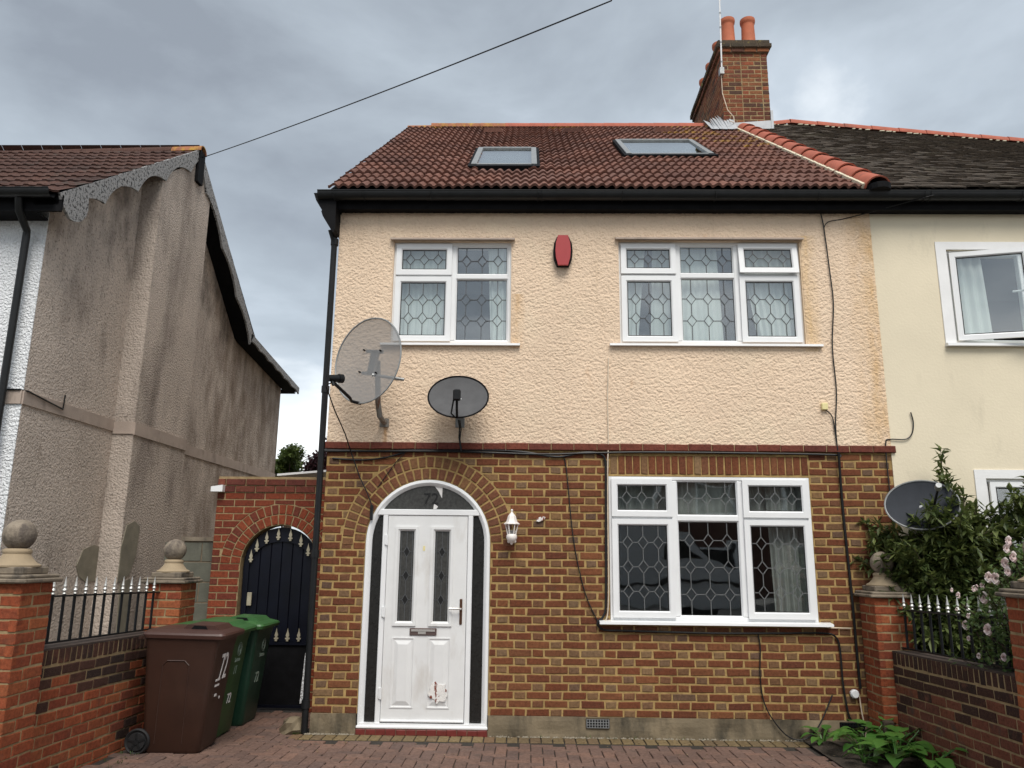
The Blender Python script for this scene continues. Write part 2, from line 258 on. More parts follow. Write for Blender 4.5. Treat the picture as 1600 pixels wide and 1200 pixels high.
# ---------------------------------------------------------------- mesh helpers
W = {}
class MB:
    def __init__(s): s.v = []; s.f = []; s.mi = []
    def add(s, vs, fs, mi=0):
        o = len(s.v); s.v += [tuple(v) for v in vs]; s.f += [tuple(i+o for i in f) for f in fs]; s.mi += [mi]*len(fs); return s
    def box(s, x0, x1, y0, y1, z0, z1, mi=0):
        return s.add([(x0, y0, z0), (x1, y0, z0), (x1, y1, z0), (x0, y1, z0), (x0, y0, z1), (x1, y0, z1), (x1, y1, z1), (x0, y1, z1)],
              [(0, 3, 2, 1), (4, 5, 6, 7), (0, 1, 5, 4), (1, 2, 6, 5), (2, 3, 7, 6), (3, 0, 4, 7)], mi)
    def bbox(s, x0, x1, y0, y1, z0, z1, b=.004, mi=0):      # box with chamfered edges towards all sides
        vs = []; xs = (x0, x1); ys = (y0, y1); zs = (z0, z1); fs = []
        idx = {}
        for i in (0, 1):
            for j in (0, 1):
                for k in (0, 1):
                    sx, sy, sz = (1, -1)[i], (1, -1)[j], (1, -1)[k]
                    for a in range(3):
                        idx[i, j, k, a] = len(vs)
                        vs.append((xs[i]+(0 if a == 0 else sx*b), ys[j]+(0 if a == 1 else sy*b), zs[k]+(0 if a == 2 else sz*b)))
                    fs.append((idx[i, j, k, 0], idx[i, j, k, 1], idx[i, j, k, 2]))
        q = lambda *a: fs.append(tuple(idx[x] for x in a))
        for i in (0, 1): q((i, 0, 0, 0), (i, 1, 0, 0), (i, 1, 1, 0), (i, 0, 1, 0)); q((0, i, 0, 1), (1, i, 0, 1), (1, i, 1, 1), (0, i, 1, 1)); q((0, 0, i, 2), (1, 0, i, 2), (1, 1, i, 2), (0, 1, i, 2))
        for i in (0, 1):
            for j in (0, 1):
                q((i, j, 0, 0), (i, j, 1, 0), (i, j, 1, 1), (i, j, 0, 1)); q((i, 0, j, 0), (i, 1, j, 0), (i, 1, j, 2), (i, 0, j, 2)); q((0, i, j, 1), (1, i, j, 1), (1, i, j, 2), (0, i, j, 2))
        return s.add(vs, fs, mi)
    def obox(s, p0, p1, wx, wy, up=(0, 0, 1), mi=0):        # bar from p0 to p1 with section wx (side) by wy (up)
        p0, p1 = Vector(p0), Vector(p1); d = (p1-p0).normalized(); u = Vector(up); a = d.cross(u)
        if a.length < 1e-4: a = d.cross(Vector((1, 0, 0)))
        a.normalize(); b = a.cross(d).normalized(); a *= wx/2; b *= wy/2
        return s.add([p0-a-b, p0+a-b, p0+a+b, p0-a+b, p1-a-b, p1+a-b, p1+a+b, p1-a+b], [(0, 3, 2, 1), (4, 5, 6, 7), (0, 1, 5, 4), (1, 2, 6, 5), (2, 3, 7, 6), (3, 0, 4, 7)], mi)
    def tube(s, pts, r, n=8, caps=True, mi=0):
        pts = [Vector(p) for p in pts]; rs = r if isinstance(r, (list, tuple)) else [r]*len(pts); vs = []; fs = []; prev = None
        for i, p in enumerate(pts):
            d = (pts[min(i+1, len(pts)-1)]-pts[max(i-1, 0)]).normalized()
            if prev is None:
                a = d.cross(Vector((0, 0, 1)));
                if a.length < 1e-3: a = d.cross(Vector((1, 0, 0)))
            else: a = prev-d*prev.dot(d)
            a.normalize(); prev = a; b = d.cross(a)
            for k in range(n):
                t = 2*math.pi*k/n; vs.append(p+(a*math.cos(t)+b*math.sin(t))*rs[i])
        for i in range(len(pts)-1):
            for k in range(n): fs.append((i*n+k, i*n+(k+1) % n, (i+1)*n+(k+1) % n, (i+1)*n+k))
        if caps: fs.append(tuple(range(n-1, -1, -1))); fs.append(tuple((len(pts)-1)*n+k for k in range(n)))
        return s.add(vs, fs, mi)
    def lathe(s, prof, c=(0, 0, 0), n=24, mi=0, M=None):
        vs = []; fs = []; c = Vector(c)
        for (r, z) in prof:
            for k in range(n):
                t = 2*math.pi*k/n; q = Vector((r*math.cos(t), r*math.sin(t), z)); vs.append(c+((M @ q) if M else q))
        for i in range(len(prof)-1):
            for k in range(n): fs.append((i*n+k, i*n+(k+1) % n, (i+1)*n+(k+1) % n, (i+1)*n+k))
        fs.append(tuple(range(n-1, -1, -1))); fs.append(tuple((len(prof)-1)*n+k for k in range(n)))
        return s.add(vs, fs, mi)
    def prism(s, poly, fn, d0, d1, mi=0, holes=()):          # fn(a, b, d) -> xyz ; poly list of (a, b); caps with holes
        loops = [list(poly)]+[list(h) for h in holes]; flat = [p for l in loops for p in l]; n = len(flat)
        vs = [fn(a, b, d0) for a, b in flat]+[fn(a, b, d1) for a, b in flat]; fs = []
        if not holes and len(poly) <= 4: tr = [tuple(range(len(poly)))]
        else: tr = [tuple(t) for t in tessellate_polygon([[Vector((a, b, 0)) for a, b in l] for l in loops])]
        for t in tr: fs.append(t); fs.append(tuple(n+i for i in reversed(t)))
        o = 0
        for l in loops:
            for i in range(len(l)): j = (i+1) % len(l); fs.append((o+j, o+i, n+o+i, n+o+j))
            o += len(l)
        return s.add(vs, fs, mi)
    def grid(s, fn, nu, nv, mi=0):
        vs = [fn(i/nu, j/nv) for j in range(nv+1) for i in range(nu+1)]
        fs = [(j*(nu+1)+i, j*(nu+1)+i+1, (j+1)*(nu+1)+i+1, (j+1)*(nu+1)+i) for j in range(nv) for i in range(nu)]
        return s.add(vs, fs, mi)
    def build(s, name, mat, parent=None, smooth=False, xf=None, kind=None, fix=True):
        vs = [Vector(v) for v in s.v]
        if xf is not None: vs = [xf @ v for v in vs]
        lo = Vector([min(v[i] for v in vs) for i in range(3)]); hi = Vector([max(v[i] for v in vs) for i in range(3)])
        o = Vector(((lo.x+hi.x)/2, (lo.y+hi.y)/2, lo.z))
        me = bpy.data.meshes.new(name); me.from_pydata([v-o for v in vs], [], s.f)
        for m in (mat if isinstance(mat, (list, tuple)) else [mat]): me.materials.append(MT[m] if isinstance(m, str) else m)
        if any(s.mi): me.polygons.foreach_set('material_index', s.mi)
        if fix:
            import bmesh
            b = bmesh.new(); b.from_mesh(me); bmesh.ops.recalc_face_normals(b, faces=b.faces); b.to_mesh(me); b.free()
        if smooth:
            me.polygons.foreach_set('use_smooth', [True]*len(me.polygons))
            if smooth != 'all': me.set_sharp_from_angle(angle=R(smooth if isinstance(smooth, (int, float)) and smooth > 1 else 40))
        return link(name, me, o, parent, kind)
def link(name, me, o, parent=None, kind=None, rot=None):
    ob = bpy.data.objects.new(name, me); col.objects.link(ob)
    if parent is not None: ob.parent = parent; ob.location = Vector(o)-W[parent.name]
    else: ob.location = o
    if rot is not None: ob.rotation_euler = rot
    W[ob.name] = Vector(o)
    if kind: ob['kind'] = kind
    return ob
def thing(name, loc, label, cat, group=None):
    o = bpy.data.objects.new(name, None); col.objects.link(o); o.location = loc; W[o.name] = Vector(loc); o.empty_display_size = .2
    return tag(o, label, cat, group)
def tag(o, label, cat, group=None):
    o['label'] = label; o['category'] = cat
    if group: o['group'] = group
    return o
def node(name, parent, loc=None):       # an Empty part that carries sub-parts
    o = bpy.data.objects.new(name, None); col.objects.link(o); o.parent = parent; l = Vector(loc) if loc is not None else W[parent.name]
    o.location = l-W[parent.name]; W[o.name] = l; o.empty_display_size = .1; return o
XZ = lambda a, b, d: (a, d, b)
def text_mesh(name, txt, size, mat, parent, M, depth=.003, shear=0.0, sx=1.0):
    cu = bpy.data.curves.new(name, 'FONT'); cu.body = txt; cu.size = size; cu.extrude = depth; cu.shear = shear; cu.align_x = 'CENTER'; cu.align_y = 'CENTER'
    t = bpy.data.objects.new('txt', cu); col.objects.link(t); bpy.context.view_layer.update()
    me = bpy.data.meshes.new_from_object(t.evaluated_get(bpy.context.evaluated_depsgraph_get())); bpy.data.objects.remove(t)
    b = MB(); b.add([(v.co.x*sx, v.co.y, v.co.z) for v in me.vertices], [tuple(p.vertices) for p in me.polygons])
    return b.build(name, mat, parent, xf=M)

# brick pieces: front face looks to -y in local space, origin in the middle of the front face
def brick_mesh(w, h, d=.05, ch=.005, jit=.0034):
    j = lambda: random.uniform(-jit, jit)
    o = [(-w/2+j(), -h/2+j()), (w/2+j(), -h/2+j()), (w/2+j(), h/2+j()), (-w/2+j(), h/2+j())]
    dy = j()*.8; c = [(a-math.copysign(ch, a), b-math.copysign(ch, b)) for a, b in o]
    vs = [(a, dy, b) for a, b in c]+[(a, ch+dy, b) for a, b in o]+[(a, d, b) for a, b in o]
    fs = [(0, 1, 2, 3)]+[(i+4, (i+1) % 4+4, (i+1) % 4, i) for i in range(4)]+[(i+8, (i+1) % 4+8, (i+1) % 4+4, i+4) for i in range(4)]
    return vs, fs
VARS = {}
def brick_var(w, h, d=.05):
    key = (round(w, 3), round(h, 3), round(d, 3))
    if key not in VARS: VARS[key] = [brick_mesh(w, h, d) for _ in range(9)]
    return random.choice(VARS[key])
MESHES = {}
def piece(name, key, vs, fs, mat, o, parent, rot=None):
    k = (key, mat)
    if k not in MESHES:
        me = bpy.data.meshes.new(name); me.from_pydata([Vector(v) for v in vs], [], fs); me.materials.append(MT[mat]); MESHES[k] = me
    return link(name, MESHES[k], o, parent, None, rot)
def place_bricks(items, parent, name='brick', limit=300, score=None, stuffname='brickwork'):
    """items: (vs, fs, mat, origin, rotz); the largest become objects, the rest one mesh"""
    cl = Vector((1.99, -7.7, 1.65))
    def sc(it):
        vs = it[0]; w = max(v[0] for v in vs)-min(v[0] for v in vs); h = max(v[2] for v in vs)-min(v[2] for v in vs); return w*h/((Vector(it[3])-cl).length_squared)
    items = sorted(items, key=sc, reverse=True)
    for it in items[:limit]: piece(name, id(it[0]), it[0], it[1], it[2], it[3], parent, (0, 0, it[4]) if it[4] else None)
    rest = items[limit:]
    if rest:
        mats = sorted({it[2] for it in rest}); b = MB()
        for vs, fs, mat, o, rz in rest:
            M = Matrix.Translation(o) @ Matrix.Rotation(rz, 4, 'Z'); b.add([M @ Vector(v) for v in vs], fs, mats.index(mat))
        b.build(stuffname, mats, parent, kind='stuff', fix=False)
KEEP = []       # keeps vertex lists alive so that id() stays unique
def clip(poly, n, c):                   # keep n.p >= c
    out = []
    for i in range(len(poly)):
        p, q = poly[i], poly[(i+1) % len(poly)]; dp = n[0]*p[0]+n[1]*p[1]-c; dq = n[0]*q[0]+n[1]*q[1]-c
        if dp >= 0: out.append(p)
        if dp*dq < 0: t = dp/(dp-dq); out.append((p[0]+(q[0]-p[0])*t, p[1]+(q[1]-p[1])*t))
    return out
def parea(p): return abs(sum(p[i][0]*p[(i+1) % len(p)][1]-p[(i+1) % len(p)][0]*p[i][1] for i in range(len(p))))/2
def poly_brick(poly, d=.05):
    cx = sum(p[0] for p in poly)/len(poly); cz = sum(p[1] for p in poly)/len(poly); n = len(poly); ch = .0035
    if sum(poly[i][0]*poly[(i+1) % n][1]-poly[(i+1) % n][0]*poly[i][1] for i in range(n)) < 0: poly = poly[::-1]
    ins = []
    for p in poly:
        v = Vector((cx-p[0], cz-p[1])); L = v.length; ins.append((p[0]+v.x/L*ch*1.3, p[1]+v.y/L*ch*1.3))
    vs = [(a-cx, 0, b-cz) for a, b in ins]+[(a-cx, ch, b-cz) for a, b in poly]+[(a-cx, d, b-cz) for a, b in poly]
    fs = [tuple(range(n))]+[(i+n, (i+1) % n+n, (i+1) % n, i) for i in range(n)]+[(i+2*n, (i+1) % n+2*n, (i+1) % n+n, i+n) for i in range(n)]
    KEEP.append(vs); return vs, fs, cx, cz

G = .04                                  # driveway level at the house
# ================================================================= the setting
def struct(name, mb, mat, **k):
    o = mb.build(name, mat, **k); o['kind'] = 'structure'; return o
struct('ground', MB().add([(-300, -300, -.06), (300, -300, -.06), (300, 300, -.06), (-300, 300, -.06)], [(0, 1, 2, 3)]), 'ground')
SL = -.026
dz = lambda y: G+SL*min(y, 0)
struct('pavement', MB().box(-30, 30, -9.2, -5.6, -.05, .185), 'slab')
struct('road', MB().add([(-60, -18.5, .07), (60, -18.5, .07), (60, -9.2, .07), (-60, -9.2, .07)], [(0, 1, 2, 3)]), 'asphalt')
struct('far_pavement', MB().box(-30, 30, -21, -18.5, -.05, .18), 'slab')
# driveway with herringbone pavers
dr = struct('driveway', MB().add([(-1.36, -5.6, dz(-5.6)-.012), (5.27, -5.6, dz(-5.6)-.012), (5.27, 0, G-.012), (0, 0, G-.012), (0, 1.25, G-.012), (-1.36, 1.25, G-.012), (-1.36, 0, G-.012)], [(0, 1, 2, 3, 6), (6, 3, 4, 5)]), 'joint_sand', fix=False)
def paver(w, l):
    vs = []; c = .004; h = .0
    for (a, b, z) in ((w/2-c, l/2-c, 0), (w/2, l/2, -.005), (w/2, l/2, -.03)): vs += [(-a, -b, z), (a, -b, z), (a, b, z), (-a, b, z)]
    fs = [(0, 1, 2, 3)]+[(i+4, (i+1) % 4+4, (i+1) % 4, i) for i in range(4)]+[(i+8, (i+1) % 4+8, (i+1) % 4+4, i+4) for i in range(4)]
    return vs, fs
PV = [paver(.0935, .1935), paver(.1935, .0935)]
pav = []
a = .1
for i in range(-30, 66):
    for j in range(-40, 16):
        # 90 degree herringbone: cell pattern with period 4 along the diagonal
        k = (i+j) % 4
        x, y = i*a, j*a
        if k == 0: c = (x+a, y+a/2); v = PV[1]       # horizontal, covers (i,i+1)
        elif k == 2: c = (x+a/2, y+a); v = PV[0]     # vertical, covers (j,j+1)
        else: continue
        X, Y = c[0]+.03, c[1]-.02
        if not (-1.30 < X < 5.2 and -3.4 < Y < 1.0): continue
        if Y > -.33 and X > -.12: continue
        if X > 4.45 and Y > -1.4 and X-4.45 > (-.35-Y)*.12: continue
        pav.append((v[0], v[1], 'paver', (X, Y, dz(Y)+random.uniform(-.004, .003)), 0))
for i in range(45):
    X = -.10+i*.1035
    if X > 4.5: break
    pav.append((PV[0][0], PV[0][1], 'paver_y', (X, -.125+random.uniform(-.004, .004), G+.004), 0))
def psc(it): return (Vector(it[3])-Vector((1.9, -1.35, 0))).length + (3 if it[3][1] < -1.45 else 0) + (2 if it[3][1] > .2 else 0)
pav.sort(key=psc)
for k, it in enumerate(pav[:300]): piece('paver', ('pv', id(it[0])), it[0], it[1], it[2], it[3], dr, (random.uniform(-.006, .006), random.uniform(-.006, .006), random.uniform(-.012, .012)))
b = MB()
for vs_, fs_, m_, o_, _ in pav[300:]: b.add([Vector(v)+Vector(o_) for v in vs_], fs_, 0 if m_ == 'paver' else 1)
b.build('pavers', ['paver', 'paver_y'], dr, kind='stuff', fix=False)
struct('planting_bed', MB().grid(lambda u, v: (4.5+u*.75-.10*v, -.02-v*2.6, dz(-v*2.6)+.012+.03*math.sin(u*9)*math.sin(v*23)), 12, 24), 'soil')

# ================================================================= the house
house = thing('semi_detached_house', (2.775, 0, G), 'cream roughcast and brown brick house with white door and two satellite dishes', 'house')
HX0, HX1, ZP, ZS, ZT = 0.0, 5.55, .22, 2.68, 5.32
hb = (ZS-ZP)/33
AC = (1.03, 1.78); RF = .605
WINS = {'ul': (.577, 1.808, 3.775, 4.878), 'ur': (2.925, 4.798, 3.78, 4.888), 'gw': (2.783, 4.728, 1.08, 2.43)}
# brick wall: mortar sheet with openings + bricks
bw = node('brick_wall', house, (2.775, 0, ZP))
arc = [(AC[0]+RF*math.cos(t), AC[1]+RF*math.sin(t)) for t in [math.pi*i/24 for i in range(25)]]
doorhole = [(AC[0]+RF, ZP-.01)]+arc+[(AC[0]-RF, ZP-.01)]
outer = [(HX0, ZP), (AC[0]-RF, ZP)]+[p for p in reversed(arc)]+[(AC[0]+RF, ZP), (HX1, ZP), (HX1, ZS+.07), (HX0, ZS+.07)]
g0, g1, g2, g3 = WINS['gw']
MB().prism(outer, XZ, .005, .24, holes=[[(g0-.004, g2-.004), (g0-.004, g3+.004), (g1+.004, g3+.004), (g1+.004, g2-.004)]]).build('mortar_joints', 'mortar', bw)
items = []; jw = .0155; P = .3375
for kc in range(33):
    z0 = ZP+kc*hb; z1 = z0+hb-jw; zc = (z0+z1)/2; ph = (kc % 2)*P/2
    x = HX0-P+ph-.03; seq = 0
    while x < HX1:
        st = seq % 2 == 0; w = (.208 if st else .0945)+random.uniform(-.003, .003); a0, a1 = x, x+w; x += (.225 if st else .1125); seq += 1
        segs = [(max(a0, HX0), min(a1, HX1))]
        def cut(segs, c0, c1): return [t for s0, s1 in segs for t in ((s0, min(s1, c0)), (max(s0, c1), s1)) if t[1]-t[0] > .02]
        segs = [t for t in segs if t[1]-t[0] > .02]
        if zc < 2.64 and zc > 1.03: segs = cut(segs, g0-.01, g1+.01) if zc < 2.435 else cut(segs, 2.795, 4.745)
        if zc < AC[1]: segs = cut(segs, AC[0]-RF-.006, AC[0]+RF+.006)
        for s0, s1 in segs:
            mat = 'brick_s' if (st and random.random() > .06) or random.random() < .18 else 'brick_h'
            poly = [(s0, z0), (s1, z0), (s1, z1), (s0, z1)]; clipped = False
            if zc >= AC[1]:
                d = Vector(((s0+s1)/2-AC[0], max(zc-AC[1], .0))); 
                if d.length < 1.1:
                    n = d.normalized(); pp = clip(poly, n, n.x*AC[0]+n.y*AC[1]+.842)
                    if len(pp) < 3 or parea(pp) < .0012: continue
                    clipped = parea(pp) < parea(poly)-1e-6; poly = pp
            if clipped: vs, fs, cx, cz = poly_brick(poly); items.append((vs, fs, mat, (cx, 0, cz), 0))
            elif abs(s1-s0-w) < .001: vs, fs = brick_var(.208 if st else .0945, hb-jw); items.append((vs, fs, mat, ((s0+s1)/2, 0, zc), 0))
            else:
                vs, fs = brick_mesh(s1-s0, hb-jw); KEEP.append(vs); items.append((vs, fs, mat, ((s0+s1)/2, 0, zc), 0))
place_bricks(items, bw)
# arch rings
ar = node('brick_arch', house, (AC[0], 0, AC[1]))
for (r0, r1, n) in ((.613, .712, 26), (.729, .828, 31)):
    for i in range(n):
        t0 = math.pi*(i+.12)/n; t1 = math.pi*(i+.88)/n
        if r0 > .7: t0, t1 = -.05+(math.pi+.1)*(i+.12)/n, -.05+(math.pi+.1)*(i+.88)/n
        poly = [(AC[0]+r*math.cos(t), AC[1]+r*math.sin(t)) for r, t in ((r0, t0), (r0, t1), (r1, t1), (r1, t0))]
        vs, fs, cx, cz = poly_brick(poly); piece('brick', id(vs), vs, fs, 'brick_arch', (cx, -.003, cz), ar)
# soldier course over the window
so_ = node('soldier_course', house, (3.77, 0, 2.45))
for i in range(26):
    vs, fs = brick_var(.0625, .178); piece('brick', id(vs), vs, fs, 'brick_s' if random.random() > .2 else 'brick_h', (2.80+.0375+i*.0744, -.002, 2.545), so_)
# string course
sc_ = node('string_course', house, (2.775, -.03, ZS))
MB().box(HX0, HX1+.01, -.022, .0, ZS+.004, ZS+.064).build('mortar_joints', 'mortar_p', sc_)
for i in range(25):
    vs, fs = brick_var(.2145, .066); x = .09+i*.2245
    piece('brick', id(vs), vs, fs, 'brick_string', (min(x, 5.5), -.032, ZS+.034), sc_)
# plinth with air bricks
pl = MB(); pl.grid(lambda u, v: (AC[0]+RF+.006+u*(HX1-AC[0]-RF-.006), -.028+.006*math.sin(u*31)*math.sin(v*7+u*13)-.008*(1-v), .0+v*(ZP+.004+.008*math.sin(u*40)*0)), 60, 6)
pl.box(AC[0]+RF+.006, HX1, -.02, .2, -.02, ZP); pl.grid(lambda u, v: (u*(AC[0]-RF-.006), -.03-.008*(1-v)+.004*math.sin(u*17+v*5), v*ZP), 12, 6); pl.box(0, AC[0]-RF-.006, -.02, .2, -.02, ZP)
pl.build('plinth', 'plinth', house)
for (x0, x1) in ((2.545, 2.745), (4.85, 5.06)):
    ab = MB().box(x0-.008, x1+.008, -.040, -.03, .132, .212).build('air_brick', 'blackw', house)
    gr = MB()
    for i in range(9): gr.box(x0+(x1-x0)*i/8-.004, x0+(x1-x0)*i/8+.004, -.048, -.041, .135, .209)
    for j in range(4): gr.box(x0, x1, -.050, -.0485, .137+j*.023-.003, .137+j*.023+.003)
    gr.build('grille', 'steel' if x0 < 3 else 'iron', ab)
# rendered upper wall: relief sheet with the openings cut out
def relief_wall(name, mat, x0, x1, z0, z1, holes, parent, y=-.012, step=.0066, amp=.0078):
    import numpy as np
    nx = int((x1-x0)/step); nz = int((z1-z0)/step); rs = np.random.RandomState(5)
    h = np.zeros((nz+1, nx+1)); npt = int((x1-x0)*(z1-z0)/.00026); P_ = rs.rand(npt, 4); K = 3
    for px, pz, pr, ph in P_:
        r_ = (.008+.0085*pr)/step; cx_ = px*nx; cz_ = pz*nz; i0 = max(int(cx_)-K, 0); i1 = min(int(cx_)+K+1, nx+1); j0 = max(int(cz_)-K, 0); j1 = min(int(cz_)+K+1, nz+1)
        d2 = ((np.arange(i0, i1)-cx_)**2)[None, :]/(r_*r_)+((np.arange(j0, j1)-cz_)**2)[:, None]/(r_*r_*.7)
        st_ = (.45+.55*ph)*np.sqrt(np.clip(1-d2, 0, 1)); np.maximum(h[j0:j1, i0:i1], st_, out=h[j0:j1, i0:i1])
    X = x0+np.arange(nx+1)*(x1-x0)/nx; Z = z0+np.arange(nz+1)*(z1-z0)/nz
    XX, ZZ = np.meshgrid(X, Z); co = np.stack([XX, y-amp*h+.003, ZZ], -1).reshape(-1, 3)
    i = np.arange(nz)[:, None]*(nx+1)+np.arange(nx)[None, :]; cx = (XX[:-1, :-1]+XX[1:, 1:])/2; cz = (ZZ[:-1, :-1]+ZZ[1:, 1:])/2
    ok = np.ones_like(cx, bool)
    for (a0, a1, b0, b1) in holes: ok &= ~((cx > a0) & (cx < a1) & (cz > b0) & (cz < b1))
    i = i[ok]; q = np.stack([i, i+1, i+nx+2, i+nx+1], -1)
    me = bpy.data.meshes.new(name); me.vertices.add(len(co)); me.vertices.foreach_set('co', co.ravel()); me.loops.add(q.size); me.loops.foreach_set('vertex_index', q.ravel().astype('int32'))
    me.polygons.add(len(q)); me.polygons.foreach_set('loop_start', np.arange(0, q.size, 4, dtype='int32')); me.polygons.foreach_set('use_smooth', np.ones(len(q), bool))
    me.update(calc_edges=True); me.validate(); me.materials.append(MT[mat]); return link(name, me, Vector((0, 0, 0)), parent)
uh = [WINS['ul'], WINS['ur']]
hole_polys = [[(w[0], w[2]), (w[0], w[3]), (w[1], w[3]), (w[1], w[2])] for w in uh]
MB().prism([(HX0, ZS+.07), (HX1, ZS+.07), (HX1, ZT), (HX0, ZT)], XZ, -.008, .24, holes=hole_polys).build('wall', 'render', house)
relief_wall('roughcast_face', 'render', HX0-.008, HX1, ZS+.068, ZT, [(w[0]-.012, w[1]+.012, w[2]-.012, w[3]+.012) for w in uh], house)
for w, nm in ((WINS['ul'], 0), (WINS['ur'], 0)):            # drip lintels over the upper windows
    MB().prism([(0, 0), (.055, -.012), (.055, .004), (0, .03)], lambda a, b, d: (d, -.012-a, w[3]+.012+b), w[0]-.035, w[1]+.035).build('drip_mould', 'band', house)
# other walls of the house (gable side, rear) and back slope
MB().box(0, .22, .24, 9.2, 0, ZT).box(.22, HX1, 9.0, 9.2, 0, ZT).prism([(.0, ZT), (9.2, ZT), (4.6, 8.80)], lambda a, b, d: (d, a, b), .0, .2).build('side_wall', 'render', house)

# ---- windows
def ring(b, x0, x1, z0, z1, w, yf, yb, ch=.014, mi=0):
    """mitred rectangular frame: flat face, chamfer towards the opening"""
    prof = [(0, yb), (0, yf), (w-ch, yf), (w, yf+ch*1.1), (w, yb)]; cs = [(x0, z0, 1, 1), (x1, z0, -1, 1), (x1, z1, -1, -1), (x0, z1, 1, -1)]; vs = []
    for (cx, cz, sx, sz) in cs:
        for (d, y) in prof: vs.append((cx+sx*d, y, cz+sz*d))
    n = len(prof); fs = []
    for i in range(4):
        j = (i+1) % 4
        for k in range(n-1): fs.append((i*n+k, j*n+k, j*n+k+1, i*n+k+1))
    b.add(vs, fs, mi)
def leading(b, x0, x1, z0, z1, rows, y, lw=.0075, hw=.048, hh=.062, T=None, cols=(.18, .5, .82)):
    w = x1-x0; h = z1-z0; xs = [x0+w*c for c in cols]; zs = [z1-h*r for r in rows]
    def bar(p, q): b.obox((p[0], y, p[1]), (q[0], y, q[1]), lw, .004, up=(0, 1, 0))
    hh = min(hh, h*.28)
    for x in xs:
        pts = [z1]
        for z in zs: pts += [z+hh, z-hh]
        pts.append(z0)
        for i in range(0, len(pts), 2): bar((x, pts[i]), (x, pts[i+1]))
    for z in zs:
        for x in xs:
            bar((x, z+hh), (x+hw, z)); bar((x+hw, z), (x, z-hh)); bar((x, z-hh), (x-hw, z)); bar((x-hw, z), (x, z+hh))
        ed = [x0]
        for x in xs: ed += [x-hw, x+hw]
        ed.append(x1)
        for i in range(0, len(ed), 2):
            if ed[i+1]-ed[i] > .004: bar((ed[i], z), (ed[i+1], z))
def curtain(b, x0, x1, x0b, x1b, zt, zb, y, amp=.03, waves=6):
    b.grid(lambda u, v: ((x0+(x1-x0)*u)*(1-v)+(x0b+(x1b-x0b)*u)*v, y+amp*math.sin(u*waves*6.28+v*1.3)*(.5+.5*v), zt+(zb-zt)*v), waves*8, 8)
def window(X0, X1, Z0, Z1, mull, trans, sashes, rows_small, rows_big, parent, yf=.012, glass='glass', came='lead_came', cill=None, curtains=(), label=None, opened=(), cmat='curtain', depth=2.2):
    wn_ = node('window', parent, ((X0+X1)/2, yf, Z0))
    if label: wn_['label'] = label
    fr = MB(); fw = .042; ring(fr, X0, X1, Z0, Z1, fw, yf, yf+.07)
    xs = [X0]+list(mull)+[X1]; mw = .032
    for m in mull: fr.bbox(m-mw, m+mw, yf+.001, yf+.07, Z0+fw-.004, Z1-fw+.004, .006)
    for i in range(len(xs)-1):
        a0 = xs[i]+(fw if i == 0 else mw)-.005; a1 = xs[i+1]-(fw if i == len(xs)-2 else mw)+.005
        fr.bbox(a0, a1, yf+.002, yf+.07, trans-.027, trans+.027, .006)
    fr.build('frame', 'upvc', wn_, smooth=False)
    for i in range(len(xs)-1):
        for lev in (0, 1):
            a0 = xs[i]+(fw-.012 if i == 0 else mw-.010); a1 = xs[i+1]-(fw-.012 if i == len(xs)-2 else mw-.010)
            b0, b1 = (Z0+fw-.012, trans-.017) if lev == 0 else (trans+.017, Z1-fw+.012)
            sash = sashes[i]; yy = yf+.03; xf = None
            ang = 0
            if (i, lev) in opened: ang = opened[(i, lev)]; xf = Matrix.Translation((0, yf, b1)) @ Matrix.Rotation(ang, 4, 'X') @ Matrix.Translation((0, -yf, -b1))
            if sash:
                s = MB(); ring(s, a0-.006, a1+.006, b0-.006, b1+.006, .066, yf-.024, yf-.002, .016); s.box(a0, a1, yf-.0015, yf+.0, b0, b0+.05)
                so2 = s.build('sash', 'upvc', wn_, xf=xf); d = .060; yy = yf-.006
                if lev == 1: pass
            else: d = .006; ring_b = MB(); ring(ring_b, a0-.002, a1+.002, b0-.002, b1+.002, .02, yf+.006, yf+.04, .014); ring_b.build('bead', 'upvc', wn_)
            if not sash: d = .018
            p0, p1, q0, q1 = a0+d, a1-d, b0+d, b1-d
            pa = MB().box(p0-.004, p1+.004, yy, yy+.006, q0-.004, q1+.004).build('pane', glass, wn_, xf=xf)
            gk = MB(); ring(gk, p0-.006, p1+.006, q0-.006, q1+.006, .010, yy-.0055, yy+.0, .002); gk.build('gasket', 'rubber', wn_, xf=xf)
            L = MB(); leading(L, p0, p1, q0, q1, rows_big if lev == 0 else rows_small, yy-.0035); L.build('lead_strips', came, wn_, xf=xf)
    if cill:
        MB().prism([(-.012, 0), (.085, -.012), (.088, -.034), (-.012, -.03)], lambda a, b, d: (d, yf-.0-a, Z0+.0+b), cill[0], cill[1]).build('sill', 'upvc', wn_)
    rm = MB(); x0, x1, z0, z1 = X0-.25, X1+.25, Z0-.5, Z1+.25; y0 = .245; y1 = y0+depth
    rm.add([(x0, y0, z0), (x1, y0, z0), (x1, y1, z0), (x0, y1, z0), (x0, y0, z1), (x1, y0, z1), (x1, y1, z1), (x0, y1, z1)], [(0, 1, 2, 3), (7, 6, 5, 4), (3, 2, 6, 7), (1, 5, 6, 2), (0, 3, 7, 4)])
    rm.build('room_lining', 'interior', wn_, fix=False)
    for c in curtains:
        cb = MB(); curtain(cb, *c); cb.build('curtain', cmat, wn_, smooth='all', fix=False)
    return wn_
u = WINS['ul']
window(*u, (1.203,), 4.505, (1, 0), (.5,), (.33, .68), house, yf=.03, cill=(.485, 1.905), curtains=[(.60, 1.19, .60, 1.17, 4.86, 3.76, .13, .018, 9), (1.56, 1.79, 1.60, 1.79, 4.86, 3.76, .13, .018, 4)], label='two-light leaded window above the front door')
u = WINS['ur']
